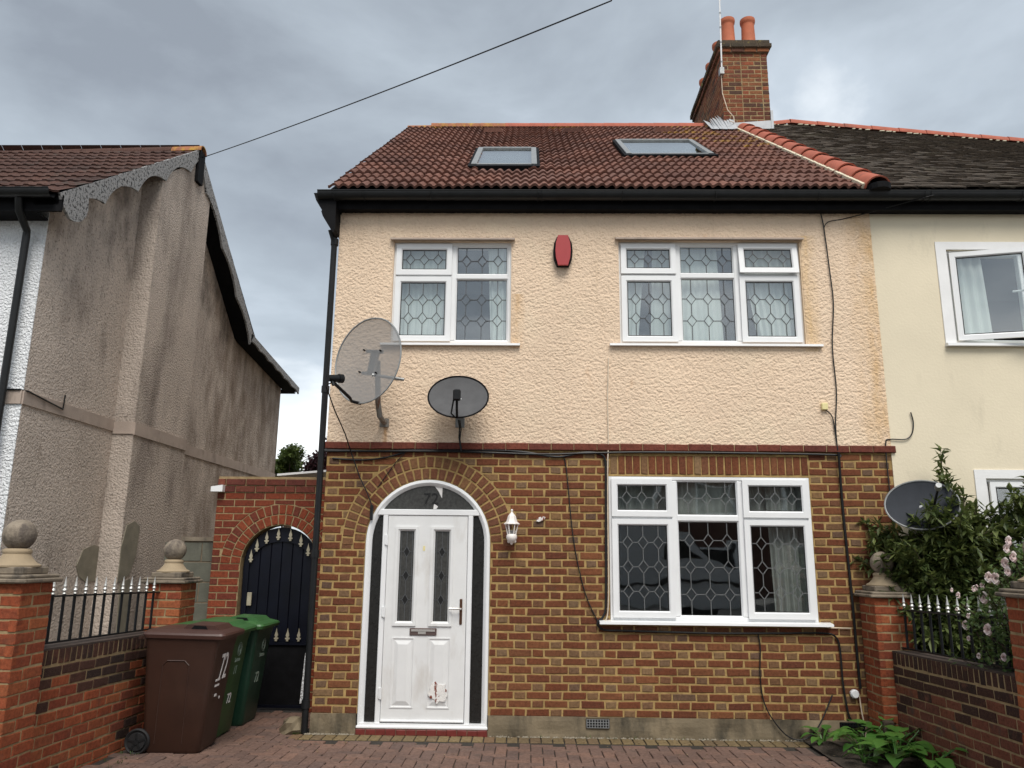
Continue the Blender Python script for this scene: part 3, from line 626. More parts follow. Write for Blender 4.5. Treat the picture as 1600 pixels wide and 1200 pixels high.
window(*u, (3.536, 4.152), 4.523, (1, 0, 1), (.5,), (.32, .68), house, yf=.03, cill=(2.815, 4.953), curtains=[(2.94, 3.22, 2.94, 3.12, 4.86, 3.76, .13, .015, 4), (3.30, 3.98, 3.26, 4.02, 4.86, 3.76, .16, .012, 11), (4.22, 4.78, 4.38, 4.78, 4.86, 3.76, .13, .022, 7)], label='three-light leaded bedroom window with one top light tilted open', opened={(2, 1): R(-6.5), (0, 1): R(-1.2)})
u = WINS['gw']
window(*u, (3.413, 4.06), 2.033, (1, 0, 1), (.5,), (.2, .49, .78), house, yf=.0, glass='glass_low', came='lead_lit', cill=(2.672, 4.837), curtains=[(2.80, 4.70, 2.80, 4.70, 2.44, 2.00, .16, .022, 15), (4.33, 4.71, 4.38, 4.71, 2.44, 1.05, .125, .025, 5), (2.79, 2.86, 2.79, 2.85, 2.44, 1.05, .13, .02, 2)], label='large three-light leaded window with a white van mirrored in it', cmat='curtain_d', depth=3.0)

# ---- door
dn = node('door', house, (AC[0], 0, .1)); yd = -.004
def archpath(r, z0, n=28): return [(AC[0]+r, z0)]+[(AC[0]+r*math.cos(math.pi*i/n), AC[1]+r*math.sin(math.pi*i/n)) for i in range(n+1)]+[(AC[0]-r, z0)]
po, pi_ = archpath(RF-.003, .115), archpath(RF-.06, .115)
fb = MB(); sec = [(po, yd+.09), (po, yd+.006), (archpath(RF-.009, .115), yd), (archpath(RF-.030, .115), yd-.004), (archpath(RF-.042, .115), yd+.004), (pi_, yd+.026), (pi_, yd+.09)]
n = len(po); fv = [(a, y, b_) for path, y in sec for a, b_ in path]; fb.add(fv, [(k*n+i, k*n+i+1, (k+1)*n+i+1, (k+1)*n+i) for k in range(len(sec)-1) for i in range(n-1)])
LX0, LX1 = .640, 1.412
ri = RF-.06; zt0, zt1 = 2.036, 2.094
for (a0, a1) in ((LX0-.052, LX0-.004), (LX1+.004, LX1+.052)): fb.bbox(a0, a1, yd+.004, yd+.085, .12, zt0+.01, .006)
hw = math.sqrt(ri**2-(zt1-AC[1])**2); fb.bbox(AC[0]-hw-.05, AC[0]+hw+.05, yd+.002, yd+.084, zt0, zt1, .006)
fb.box(AC[0]-RF+.02, AC[0]+RF-.02, yd-.012, yd+.085, .105, .142); fb.bbox(AC[0]-RF-.002, AC[0]+RF+.002, yd-.03, yd+.08, .098, .122, .006)
fb.build('door_frame', 'upvc', dn, smooth=30)
fan = [(AC[0]+(ri+.004)*math.cos(t), AC[1]+(ri+.004)*math.sin(t)) for t in [math.asin((zt1-AC[1])/ri)+(math.pi-2*math.asin((zt1-AC[1])/ri))*i/20 for i in range(21)]]
fg = MB().prism(fan, XZ, yd+.034, yd+.040).build('fanlight', 'glass_obs', dn)
text_mesh('house_number', '72', .155, 'blackmark', fg, Matrix.Translation((1.045, yd+.031, 2.195)) @ Matrix.Rotation(R(90), 4, 'X'), .002)
tear = MB(); tear.prism([(1.075, 2.325), (1.155, 2.318), (1.152, 2.205), (1.135, 2.235), (1.118, 2.27)], XZ, yd+.0325, yd+.0335); tear.prism([(1.07, 2.1), (1.10, 2.1), (1.115, 2.125), (1.095, 2.14), (1.075, 2.15)], XZ, yd+.0325, yd+.0335); tear.build('torn_sticker', 'white_mark', fg)
for sgn in (-1, 1):       # side lights, clipped by the arch
    xi = AC[0]+sgn*(abs((LX0-.052 if sgn < 0 else LX1+.052)-AC[0])+.006); pts = [(xi, .15), (xi, zt0-.012)]
    zc_ = AC[1]; xo = math.sqrt(max(ri**2-(zt0-.012-zc_)**2, 0)); pts.append((AC[0]+sgn*max(xo-.004, abs(xi-AC[0])+.004), zt0-.012))
    for t in range(1, 7):
        zz = zt0-.012-(zt0-.012-zc_)*t/6; pts.append((AC[0]+sgn*(math.sqrt(ri**2-(zz-zc_)**2)-.004), zz))
    pts.append((AC[0]+sgn*(ri-.004), .15)); MB().prism(pts, XZ, yd+.036, yd+.042).build('side_light', 'glass_dark', dn)
leaf = node('leaf', dn, ((LX0+LX1)/2, yd, .15)); ly = yd+.012
GP = [(.765, .905, 1.02, 1.885), (1.095, 1.245, 1.02, 1.885)]       # glazed panels
GP = [(.748, .905, 1.035, 1.895), (1.090, 1.247, 1.035, 1.895)]
LP = [(.748, .905, .30, .87), (1.090, 1.247, .30, .87)]
L = MB().prism([(LX0, .15), (LX1, .15), (LX1, zt0-.004), (LX0, zt0-.004)], XZ, ly, ly+.045, holes=[[(a, c), (a, d), (b_, d), (b_, c)] for a, b_, c, d in GP]); L.build('door_slab', 'doorw', leaf)
for a, b_, c, d in GP:
    s = MB(); ring(s, a-.032, b_+.032, c-.032, d+.032, .042, ly-.014, ly+.01, .018); s.build('glazing_bead', 'doorw', leaf)
    gp = MB().box(a-.004, b_+.004, ly+.012, ly+.018, c-.004, d+.004).build('door_glass', 'glass_obs', leaf)
    le = MB(); xm = (a+b_)/2; zs = [c+(d-c)*t for t in (.24, .5, .76)]; hw_, hh_ = .030, .052
    bar = lambda p, q: le.obox((p[0], ly+.009, p[1]), (q[0], ly+.009, q[1]), .005, .003, up=(0, 1, 0))
    zz = [c]+[t for z in zs for t in (z-hh_, z+hh_)]+[d]
    for i in range(0, len(zz), 2): bar((xm, zz[i]), (xm, zz[i+1]))
    for z in zs:
        bar((a, z), (xm-hw_, z)); bar((xm+hw_, z), (b_, z))
        for p, q in (((xm, z+hh_), (xm+hw_, z)), ((xm+hw_, z), (xm, z-hh_)), ((xm, z-hh_), (xm-hw_, z)), ((xm-hw_, z), (xm, z+hh_))): bar(p, q)
        MB().prism([(xm, z+hh_), (xm+hw_, z), (xm, z-hh_), (xm-hw_, z)], XZ, ly+.0105, ly+.0115).build('dark_diamond', 'blackmark', leaf)
    for xx in (a+.025, b_-.025): bar((xx, c), (xx, d))
    le.build('lead_strips', 'lead_came', leaf)
for a, b_, c, d in LP:
    s = MB(); ring(s, a-.028, b_+.028, c-.028, d+.028, .018, ly-.006, ly+.002, .008); i0 = .034
    s.add([(a, ly-.001, c), (b_, ly-.001, c), (b_, ly-.001, d), (a, ly-.001, d), (a+i0, ly-.012, c+i0), (b_-i0, ly-.012, c+i0), (b_-i0, ly-.012, d-i0), (a+i0, ly-.012, d-i0)], [(4, 5, 6, 7), (0, 1, 5, 4), (1, 2, 6, 5), (2, 3, 7, 6), (3, 0, 4, 7)]); s.build('raised_panel', 'doorw', leaf)
rnd = random.Random(4); pt = [(1.175+.085*(1+.25*rnd.uniform(-1, 1))*math.cos(t), .415+.085*(1+.28*rnd.uniform(-1, 1))*math.sin(t)) for t in [6.283*i/22 for i in range(22)]]
MB().prism(pt, XZ, ly-.020, ly-.011).build('filler_patch', 'putty', leaf)['label'] = 'rough white filler patch with rusty edges low on the door'
lp = MB(); lp.bbox(.885, 1.140, ly-.012, ly, .918, .985, .005); lpo = lp.build('letterplate', 'letter', leaf)
MB().bbox(.90, 1.125, ly-.018, ly-.0125, .953, .972, .002).bbox(.965, 1.04, ly-.0175, ly-.0126, .930, .951, .002).build('letter_flap', 'chrome', leaf)
hd = MB(); hd.bbox(1.352, 1.378, ly-.010, ly, 1.02, 1.255, .005); hd.build('handle_plate', 'brass', leaf)
MB().tube([(1.365, ly-.01, 1.165), (1.365, ly-.05, 1.165), (1.35, ly-.055, 1.166), (1.255, ly-.052, 1.168)], .009, 8).build('lever_handle', 'chrome', leaf, smooth=True)
for z in (1.80, 1.13, .40): MB().bbox(LX0-.026, LX0-.004, ly-.022, ly-.001, z-.05, z+.05, .005).tube([(LX0-.004, ly-.018, z-.05), (LX0-.004, ly-.018, z+.05)], .009, 8).build('hinge', 'upvc', leaf)
MB().bbox(LX0, LX1, ly-.022, ly-.001, .152, .172, .006).build('weather_bar', 'upvc', leaf)
MB().box(.985, 1.005, ly-.003, ly-.0005, 1.70, 1.745).build('sticker', 'cream_box', leaf)
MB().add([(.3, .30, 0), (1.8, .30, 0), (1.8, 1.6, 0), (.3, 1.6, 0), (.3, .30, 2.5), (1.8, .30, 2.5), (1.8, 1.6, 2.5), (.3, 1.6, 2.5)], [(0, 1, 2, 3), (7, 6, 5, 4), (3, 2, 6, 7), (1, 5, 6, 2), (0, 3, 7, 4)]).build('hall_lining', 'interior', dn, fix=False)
st = node('doorstep', house, (1.03, -.03, G)); MB().box(.418, 1.64, -.030, .1, 0, .094).build('mortar_joints', 'mortar_d', st)
for i in range(13): vs, fs = brick_var(.088, .054, .02); piece('tile', id(vs), vs, fs, 'redtile', (.468+i*.0935, -.038, .068), st)

# ---- eaves: fascia, soffit, gutter, boxed end, downpipe
ev = node('eaves', house, (2.7, -.15, 5.17))
MB().box(-.10, HX1, -.135, -.112, 5.185, 5.345).build('fascia', 'blackw', ev); MB().box(-.10, HX1, -.111, .0, 5.195, 5.21).build('soffit', 'blackw', ev)
def gutter(x0, x1, y, z, r, name, parent, ends=True):
    b = MB(); n = 12; pr = [(y+r*math.cos(t), z+r*1.05*math.sin(t)) for t in [math.pi+math.pi*i/n for i in range(n+1)]]; pr = [(y-r-.006, z+.012), (y-r-.006, z+.004)]+pr
    b.add([(x, a, c) for x in (x0, x1) for a, c in pr], [(i, i+1, len(pr)+i+1, len(pr)+i) for i in range(len(pr)-1)])
    pr2 = [(y+(r-.004)*math.cos(t), z+(r-.004)*1.05*math.sin(t)) for t in [math.pi+math.pi*i/n for i in range(n+1)]]
    b.add([(x, a, c) for x in (x0, x1) for a, c in pr2], [(i, i+1, len(pr2)+i+1, len(pr2)+i) for i in range(len(pr2)-1)])
    return b.build(name, 'black', parent, smooth=True, fix=False)
GY, GZ, GR = -.205, 5.325, .068
gutter(-.20, HX1, GY, GZ, GR, 'gutter', ev)
for x in (-.03, .28, .98, 2.08, 2.12, 2.95, 3.9, 4.95): MB().tube([(x, GY+(GR+.003)*math.cos(t), GZ+(GR+.003)*1.05*math.sin(t)) for t in [math.pi*1.02+math.pi*.96*i/10 for i in range(11)]], .0075, 6).build('gutter_bracket', 'black', ev)
bx = MB().prism([(-.255, 5.335), (-.02, 5.345), (-.008, 4.93), (-.035, 4.90), (-.145, 5.075), (-.165, 5.13), (-.155, 5.15), (-.20, 5.21), (-.225, 5.25)], XZ, -.20, -.02); bx.build('eaves_box', 'blackw', ev)
MB().box(-.18, -.0, -.02, 9.2, 5.18, 5.25).prism([(-.02, 5.20), (4.6, 8.70), (4.6, 8.85), (-.15, 5.36)], lambda a, b, d: (d, a, b), -.075, -.05).build('verge_board', 'blackw', ev)
dp = MB().tube([(-.085, -.075, 4.98), (-.058, -.03, 4.88), (-.055, -.02, 4.80), (-.05, -.02, .05)], .031, 10); dpo = dp.build('downpipe', 'black', house, smooth=True)
for z in (4.86, 3.28, 1.66, .30): MB().tube([(-.052, -.02, z-.035), (-.052, -.02, z+.035)], .040, 10).build('pipe_collar', 'black', dpo, smooth=True)

# ---- roof
roof = node('roof', house, (2.7, 2.2, 5.4)); SLP = math.atan(.735); cs, sn = math.cos(SLP), math.sin(SLP); EY, EZ, RL = -.215, 5.385, 5.93
RX0, RX1 = -.11, 5.52
rp = lambda X, L, h=0.0: Vector((X, EY+L*cs-h*sn, EZ+L*sn+h*cs))
MB().add([rp(RX0, .03, -.035), rp(RX1, .03, -.035), rp(RX1, RL, -.035), rp(RX0, RL, -.035), (RX0, 9.4, 5.35), (RX1, 9.4, 5.35)], [(0, 1, 2, 3), (3, 2, 5, 4)]).build('roof_deck', 'blackw', roof, fix=False)
TW = .302; prof = [(0, .002), (.016, .0), (.034, .013), (.05, .025), (.068, .028), (.084, .021), (.0985, .006)]
def tile_mesh(l=.335, w=TW):
    pts = [(k*.1007+a, h) for k in range(3) for a, h in prof]+[(w, .003)]; n = len(pts)
    vs = [(a-w/2, 0, h+.012) for a, h in pts]+[(a-w/2, l, h-.020) for a, h in pts]+[(a-w/2, .002, h-.016) for a, h in pts]
    fs = [(i, i+1, n+i+1, n+i) for i in range(n-1)]+[(2*n+i, 2*n+i+1, i+1, i) for i in range(n-1)]+[(0, n, 2*n), (n-1, 3*n-1, 2*n-1)]
    return vs, fs
TV = tile_mesh(); TROT = Matrix(((1, 0, 0), (0, cs, -sn), (0, sn, cs))).to_euler()
SKY = [(1.30, 2.08, 1.28, 2.80), (3.24, 4.36, 2.20, 3.70)]
rows = 21; gauge = RL/rows; tiles = []
for j in range(rows):
    for i in range(19):
        X = RX0+TW/2+i*TW*.988+.003; Lq = j*gauge
        if X+TW/2 > RX1+.12: continue
        if any(a-.04 < X < b_+.04 and c-.12 < Lq+.1 < d for a, b_, c, d in SKY): continue
        tiles.append((X+random.uniform(-.002, .002), Lq+random.uniform(-.010, .008)))
for k, (X, Lq) in enumerate(tiles):
    if k < 300: piece('roof_tile', 'tile', TV[0], TV[1], 'tile_lichen' if X > 4.5 and Lq > 3 and random.random() < .4 else 'tile', rp(X, Lq, .012+random.uniform(-.004, .006)), roof, TROT)
b = MB()
for X, Lq in tiles[300:]: b.add([rp(X+v[0], Lq+v[1], .012+v[2]) for v in TV[0]], TV[1], 1 if (X > 4.2 and random.random() < .45) or Lq > 5.5 and random.random() < .4 else 0)
b.build('upper_tiles', ['tile', 'tile_lichen'], roof, kind='stuff', fix=False)
def half_tube(b, p0, p1, r, up, n=10, th=.015, r1=None):
    p0, p1, up = Vector(p0), Vector(p1), Vector(up); d = (p1-p0).normalized(); s = d.cross(up).normalized(); u = s.cross(d).normalized(); vs = []
    for p, rr in ((p0, r), (p1, r1 or r)):
        for rad in (rr, rr-th):
            for i in range(n+1): t = math.pi*i/n; vs.append(p+s*rad*math.cos(t)+u*rad*math.sin(t))
    m = n+1; fs = []
    for i in range(n): fs += [(i, i+1, 2*m+i+1, 2*m+i), (m+i+1, m+i, 3*m+i, 3*m+i+1), (i, m+i, m+i+1, i+1), (2*m+i, 2*m+i+1, 3*m+i+1, 3*m+i)]
    b.add(vs, fs)
RZ = rp(0, RL).z; RY = rp(0, RL).y
for i in range(12):
    x0 = .30+i*.425; x1 = x0+.43
    if x1 > 5.3: break
    b = MB(); half_tube(b, (x0, RY, RZ-.045), (x1, RY, RZ-.045+.004), .115, (0, 0, 1), r1=.108); b.build('ridge_tile', 'ridge' if 2 < i < 12 else 'ridge_l', roof, smooth=True)
b = MB(); half_tube(b, (RX0, RY, RZ-.075), (.32, RY, RZ-.07), .10, (0, 0, 1)); b.build('ridge_tile', 'ridge_l', roof, smooth=True)
# party line of clay half-round tiles running up the slope
for i in range(13):
    L0, L1 = -.02+i*.43, .43+i*.43
    b = MB(); half_tube(b, rp(5.56, L0, .0), rp(5.56, L1, -.012), .135, (0, -sn, cs), r1=.118); b.build('party_tile', 'ridge', roof, smooth=True)
    bm = MB(); rr = random.Random(i)
    for k in range(5): q = L0+.02+k*.085; bm.obox(rp(5.425, q, .022), rp(5.42, q+.07+rr.uniform(-.02, .012), .026), .03+rr.uniform(0, .02), .05, up=(0, -sn, cs))
    bm.build('mortar_bedding', 'bedding', roof)
MB().lathe([(.11, -.06), (.115, 0), (.07, .02)], rp(5.56, -.03, .03), 12).build('hip_end', 'blackw', roof)
# roof windows
for (a, b_, c, d), lab in zip(SKY, ('smaller roof window over the door', 'wider roof window near the chimney')):
    sk = node('roof_window', roof, rp((a+b_)/2, c)); sk['label'] = lab
    def rb(bb, x0, x1, l0, l1, h0, h1): bb.add([rp(x, l, h) for h in (h0, h1) for x, l in ((x0, l0), (x1, l0), (x1, l1), (x0, l1))], [(0, 3, 2, 1), (4, 5, 6, 7), (0, 1, 5, 4), (1, 2, 6, 5), (2, 3, 7, 6), (3, 0, 4, 7)])
    f = MB(); rb(f, a, a+.065, c, d, -.03, .062); rb(f, b_-.065, b_, c, d, -.03, .062); rb(f, a+.065, b_-.065, d-.09, d, -.03, .066); rb(f, a+.065, b_-.065, c, c+.07, -.03, .056); f.build('frame', 'steel', sk)
    f = MB(); rb(f, a-.035, a-.002, c-.04, d+.04, -.03, .05); rb(f, b_+.002, b_+.035, c-.04, d+.04, -.03, .05); rb(f, a-.035, b_+.035, c-.12, c-.003, -.02, .054); f.build('flashing', 'blackw', sk)
    f = MB(); rb(f, a+.065, b_-.065, c+.07, d-.09, .03, .042); f.build('pane', 'glass_sky', sk)
    f = MB(); rb(f, a+.065, b_-.065, c+.07, d-.09, -.03, -.01); f.build('blind', 'curtain', sk)
for X in (1.40, 2.68, 4.15):
    v = MB(); v.add([rp(X-.16, 4.92, .03), rp(X+.16, 4.92, .03), rp(X+.16, 5.22, .03), rp(X-.16, 5.22, .03), rp(X-.13, 4.94, .10), rp(X+.13, 4.94, .10)], [(0, 1, 5, 4), (4, 5, 2, 3), (1, 2, 5), (0, 4, 3)]); v.build('vent_tile', 'tile', roof)
# ---- chimney
ch = node('chimney', house, (5.63, 4.2, 8.5)); CX0, CX1, CY0, CY1, CZ0, CZ1 = 5.24, 6.025, 4.2, 6.35, 8.45, 10.08
MB().box(CX0+.004, CX1-.004, CY0+.004, CY1, CZ0-.6, CZ1).build('core', 'mortar_p', ch)
hc = .0785; nc = int((CZ1-CZ0-.12)/hc)+1; its = []
for k in range(nc):
    z = CZ1-.04-(nc-1-k)*hc
    if z < 8.72: continue
    pat = [.205, .10, .205, .10, .10] if k % 2 else [.10, .205, .10, .205, .10]
    x = CX0+.002; tot = sum(pat)+.012*4; pat = [p_*(CX1-CX0-.004-.048)/sum(pat) for p_ in pat]
    for p_ in pat:
        vs, fs = brick_var(p_, .066); its.append((vs, fs, 'brick_chim', (x+p_/2, CY0, z), 0)); x += p_+.012
    y = CY0+.002+(0 if k % 2 else .055)
    while y < CY1-.06:
        wv = .205; vs, fs = brick_var(wv, .066); its.append((vs, fs, 'brick_chim', (CX0, y+wv/2, z), R(-90))); y += .217
place_bricks(its, ch, limit=300, stuffname='brickwork')
for (g_, z0, z1, m_) in ((.04, CZ1, CZ1+.072, 'brick_chim'), (.075, CZ1+.076, CZ1+.148, 'brick_cap'), (.05, CZ1+.152, CZ1+.225, 'brick_cap')):
    MB().box(CX0-g_+.01, CX1+g_-.01, CY0-g_+.01, CY1+g_-.01, z0-.002, z1).build('corbel', 'mortar_d', ch)
    nb = 4; ww = (CX1-CX0+2*g_)/nb
    for i in range(nb): vs, fs = brick_var(round(ww-.012, 3), .068); piece('brick', id(vs), vs, fs, m_, (CX0-g_+ww*(i+.5), CY0-g_, (z0+z1)/2), ch)
    for i in range(9): vs, fs = brick_var(.225, .068); piece('brick', id(vs), vs, fs, m_, (CX0-g_, CY0-g_+.13+i*.24, (z0+z1)/2), ch, (0, 0, R(-90)))
for (x, y, hgt) in ((5.43, 4.36, .55), (5.78, 4.36, .55), (5.43, 4.95, .5), (5.78, 4.95, .5), (5.43, 5.5, .46), (5.78, 5.5, .46), (5.43, 6.05, .5)):
    p_ = MB().lathe([(.125, 0), (.128, .05), (.118, .1), (.108, hgt-.12), (.112, hgt-.09), (.124, hgt-.075), (.130, hgt-.04), (.128, hgt), (.10, hgt), (.092, hgt-.2)], (x, y, CZ1+.20), 20); p_.build('chimney_pot', 'terracotta', ch, smooth=True)
fl = MB(); fl.prism([(CX0-.03, 8.48), (CX1+.02, 8.60), (CX1+.02, 8.80), (CX0-.03, 8.74)], XZ, CY0-.022, CY0-.008); fl.box(CX1-.01, CX1+.03, CY0-.03, CY0+.4, 8.55, 8.98); fl.build('flashing', 'lead', ch)
fl = MB(); rr = random.Random(8)
for i in range(9):
    t = i/8; x = CX0-.26+.36*t; L0 = 5.15+rr.uniform(-.05, .05); fl.add([rp(x-.035, L0, .06), rp(x+.035, L0-.03, .06), rp(x+.06+rr.uniform(0, .02), 5.75, .09+.1*t), rp(x+rr.uniform(-.02, .03), 5.85+rr.uniform(0, .12), .12+.12*t)], [(0, 1, 2, 3)])
fl.build('lead_soaker', 'lead', ch, fix=False)
ae = thing('aerial_pole', (CX0-.0, 4.12, 9.6), 'thin white aerial pole clamped to the chimney corner', 'aerial')
pb = MB().tube([(5.225, 4.11, 9.72), (5.25, 4.08, 11.6)], .013, 8); pb.build('pole', 'upvc', ae)
for z in (9.85, 10.22, 10.5, 10.78): MB().tube([(5.227+.0133*(z-9.72), 4.11-.016*(z-9.72), z-.012), (5.227+.0133*(z-9.72), 4.11-.016*(z-9.72), z+.012)], .018, 8).build('band', 'steel', ae)
MB().box(5.19, 5.26, 4.09, 4.195, 9.62, 9.74).build('clamp', 'steel', ae)
tag(MB().tube([(5.22, 4.14, 9.66), (5.23, 4.17, 9.3), (5.30, 4.16, 8.98), (5.39, 4.15, 8.85), (5.40, 4.14, 8.72), (5.33, 4.0, 8.66), (5.25, 3.9, 8.62)], .007, 6).build('aerial_cable', 'cable_w'), 'pale cable drooping down the chimney to the roof', 'cable')

# ================================================================= right hand neighbour
nb = thing('neighbouring_house', (9, 0, 0), 'smooth pale cream house with dark tiled roof adjoining on the right', 'house')
NX1 = 12.5; Y_N = -.004
nw = (6.30, 8.9, 3.80, 4.80); nl = (6.43, 8.3, .95, 2.44)
MB().prism([(HX1, 0), (NX1, 0), (NX1, ZT-.05), (HX1, ZT-.05)], XZ, Y_N, .24, holes=[[(w[0], w[2]), (w[0], w[3]), (w[1], w[3]), (w[1], w[2])] for w in (nw, nl)]).build('wall', 'render_n', nb)
MB().box(NX1-.2, NX1, .24, 9.2, 0, ZT).box(HX1, NX1-.2, 9.0, 9.2, 0, ZT).build('side_wall', 'render_n', nb)
def nwindow(X0, X1, Z0, Z1, mull, trans, open_sash, lab):
    wn_ = node('window', nb, ((X0+X1)/2, 0, Z0)); wn_['label'] = lab; f = MB(); yf = .03
    ring(f, X0, X1, Z0, Z1, .045, yf, yf+.07)
    for m in mull: f.bbox(m-.03, m+.03, yf+.001, yf+.07, Z0+.04, Z1-.04, .006)
    f.build('frame', 'upvc', wn_); s = MB(); d = .105
    # painted band around the opening
    s.prism([(X0-d, Z0-.0), (X0-d, Z1+d*.8), (X1+d, Z1+d*.8), (X1+d, Z0)], XZ, Y_N-.012, Y_N-.001, holes=[[(X0, Z0+.001), (X0, Z1), (X1, Z1), (X1, Z0+.001)]]); s.build('painted_band', 'white_p', wn_)
    MB().prism([(-.03, 0), (.06, -.012), (.062, -.04), (-.03, -.035)], lambda a, b, dd: (dd, -a, Z0+b), X0-.11, X1+.11).build('sill', 'upvc', wn_)
    xs = [X0+.03]+list(mull)+[X1-.03]
    for i in range(len(xs)-1):
        a0, a1 = xs[i]+.012, xs[i+1]-.012
        parts = [(Z0+.03, Z1-.03)] if i == 0 else [(Z0+.03, trans-.012), (trans+.012, Z1-.03)]
        for (b0, b1) in parts:
            xf = None
            if i == 0 and open_sash: xf = Matrix.Translation((a0, yf, 0)) @ Matrix.Rotation(R(-14), 4, 'Z') @ Matrix.Translation((-a0, -yf, 0))
            s = MB(); ring(s, a0, a1, b0, b1, .062, yf-.028, yf-.002, .014); s.build('sash', 'upvc', wn_, xf=xf)
            MB().box(a0+.05, a1-.05, yf-.012, yf-.006, b0+.05, b1-.05).build('pane', 'glass', wn_, xf=xf); gk = MB(); ring(gk, a0+.058, a1-.058, b0+.058, b1-.058, .010, yf-.0165, yf-.012, .002); gk.build('gasket', 'rubber', wn_, xf=xf)
            if i == 0 and open_sash: MB().tube([(a1-.05, yf+.01, 4.33), (a1-.06, yf+.035, 4.33), (a1-.17, yf+.035, 4.325)], .010, 6).build('catch', 'upvc', wn_, xf=xf)
    rm = MB(); rm.add([(X0-.3, .245, Z0-.4), (X1+.3, .245, Z0-.4), (X1+.3, 2.5, Z0-.4), (X0-.3, 2.5, Z0-.4), (X0-.3, .245, Z1+.3), (X1+.3, .245, Z1+.3), (X1+.3, 2.5, Z1+.3), (X0-.3, 2.5, Z1+.3)], [(0, 1, 2, 3), (7, 6, 5, 4), (3, 2, 6, 7), (1, 5, 6, 2), (0, 3, 7, 4)]); rm.build('room_lining', 'interior', wn_, fix=False)
    return wn_
w_ = nwindow(*nw, (7.08, 8.0), 4.50, True, 'white window with its left casement standing open')
cb = MB(); curtain(cb, 6.33, 6.72, 6.34, 6.78, 4.8, 3.72, .12, .03, 4); cb.build('curtain', 'curtain', w_, smooth='all', fix=False)
nwindow(*nl, (7.2,), 2.02, False, 'white ground floor window half hidden by the shrub')
MB().box(HX1+.0, NX1, -.135, -.112, 5.185, 5.345).build('fascia', 'blackw', nb); MB().box(HX1, NX1, -.111, .0, 5.195, 5.21).build('soffit', 'blackw', nb)
gutter(HX1, NX1, GY, GZ, GR, 'gutter', nb)
for x in (6.02, 6.08, 7.0, 8.0): MB().tube([(x, GY+(GR+.003)*math.cos(t), GZ+(GR+.003)*1.05*math.sin(t)) for t in [math.pi*1.02+math.pi*.96*i/10 for i in range(11)]], .0075, 6).build('gutter_bracket', 'black', nb)
nr = node('roof', nb, (9, 2, 5.4))
rz = lambda X: 9.03-max(0, X-6.5)*.092      # sagging ridge
def np_(X, t, h=0.0): z = 5.40+(rz(X)-5.40)*t-.10*math.sin(math.pi*t)*.5; y = -.2+4.9*t; return Vector((X, y-h*.6, z+h*.8))
MB().grid(lambda u, v: np_(HX1+u*(NX1-HX1), v, -.03), 14, 10).add([np_(HX1, 1), np_(NX1, 1), (NX1, 9.4, 5.35), (HX1, 9.4, 5.35)], [(0, 1, 2, 3)]).build('roof_deck', 'roofold', nr, fix=False)
b = MB(); rr = random.Random(3); NR = 56
for j in range(NR):
    t0 = j/NR; t1 = min(1, (j+1.35)/NR); x = HX1+.10+(j % 2)*.083
    while x < 11.0:
        h = rr.uniform(.012, .026); tw = rr.uniform(-.004, .004); a0, a1 = x+.003, x+.162
        b.add([np_(a0, t0+tw*.5, h), np_(a1, t0+tw*.5, h+tw), np_(a1, t1, .004), np_(a0, t1, .004), np_(a0, t0+tw*.5, h-.014), np_(a1, t0+tw*.5, h-.014+tw)], [(0, 1, 2, 3), (4, 5, 1, 0), (1, 5, 2), (0, 3, 4)]); x += .166
b.build('plain_tiles', 'roofold', nr, kind='stuff', fix=False)
for i in range(13):
    x0 = 6.03+i*.46; x1 = x0+.455; b = MB(); s0 = rz(x0)-(.06 if i == 0 else 0); half_tube(b, (x0, 4.7, s0-.03), (x1, 4.7, rz(x1)-.03), .12, (0, 0, 1), r1=.112); b.build('ridge_tile', 'ridge', nr, smooth=True)
    for q_ in range(3): MB().box(x0+.12+q_*.11, x0+.12+q_*.11+rr.uniform(.02, .09), 4.575, 4.6, rz(x0)-.07-.01*q_, rz(x0)-.055-.01*q_).build('mortar_bedding', 'bedding', nr)

# ================================================================= left hand neighbour
ln = thing('gabled_neighbour_house', (-5, 0, 0), 'gabled house on the left with stained grey roughcast side and white front', 'house')
LX = -3.2; LY0 = .09; LY1 = 8.3; YZ = lambda a, b, d: (d, a, b)
MB().prism([(LY0, 0), (LY1, 0), (LY1, 5.08), (5.55, 5.36), (2.87, 7.40), (LY0, 5.30)], YZ, LX-.25, LX).build('side_wall', 'render_g', ln)
MB().prism([(LX-6, 0), (LX-.0, 0), (LX-.0, 5.3), (LX-6, 5.3)], XZ, LY0-.012, LY0-.002).build('front_wall', 'render_w', ln)
MB().box(LX-6, LX-.25, LY1-.2, LY1, 0, 5.08).box(LX-6, LX-5.8, LY0, LY1-.2, 0, 5.3).build('rear_wall', 'render_g', ln)
BR = [(1.89, 3.40)]
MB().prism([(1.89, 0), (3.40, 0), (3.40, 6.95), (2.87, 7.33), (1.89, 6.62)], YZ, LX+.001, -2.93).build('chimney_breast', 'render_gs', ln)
bd = MB(); bd.box(LX, LX+.018, LY0-.014, 1.89, 3.13, 3.27).box(LX, LX+.018, 3.40, LY1, 3.11, 3.26).box(-2.93, -2.912, 1.876, 3.40, 3.09, 3.245).box(LX, -2.93, 1.872, 1.889, 3.10, 3.25).box(LX-6, LX, LY0-.030, LY0-.013, 3.13, 3.27); bd.build('band_course', 'band', ln)
rr = random.Random(11)
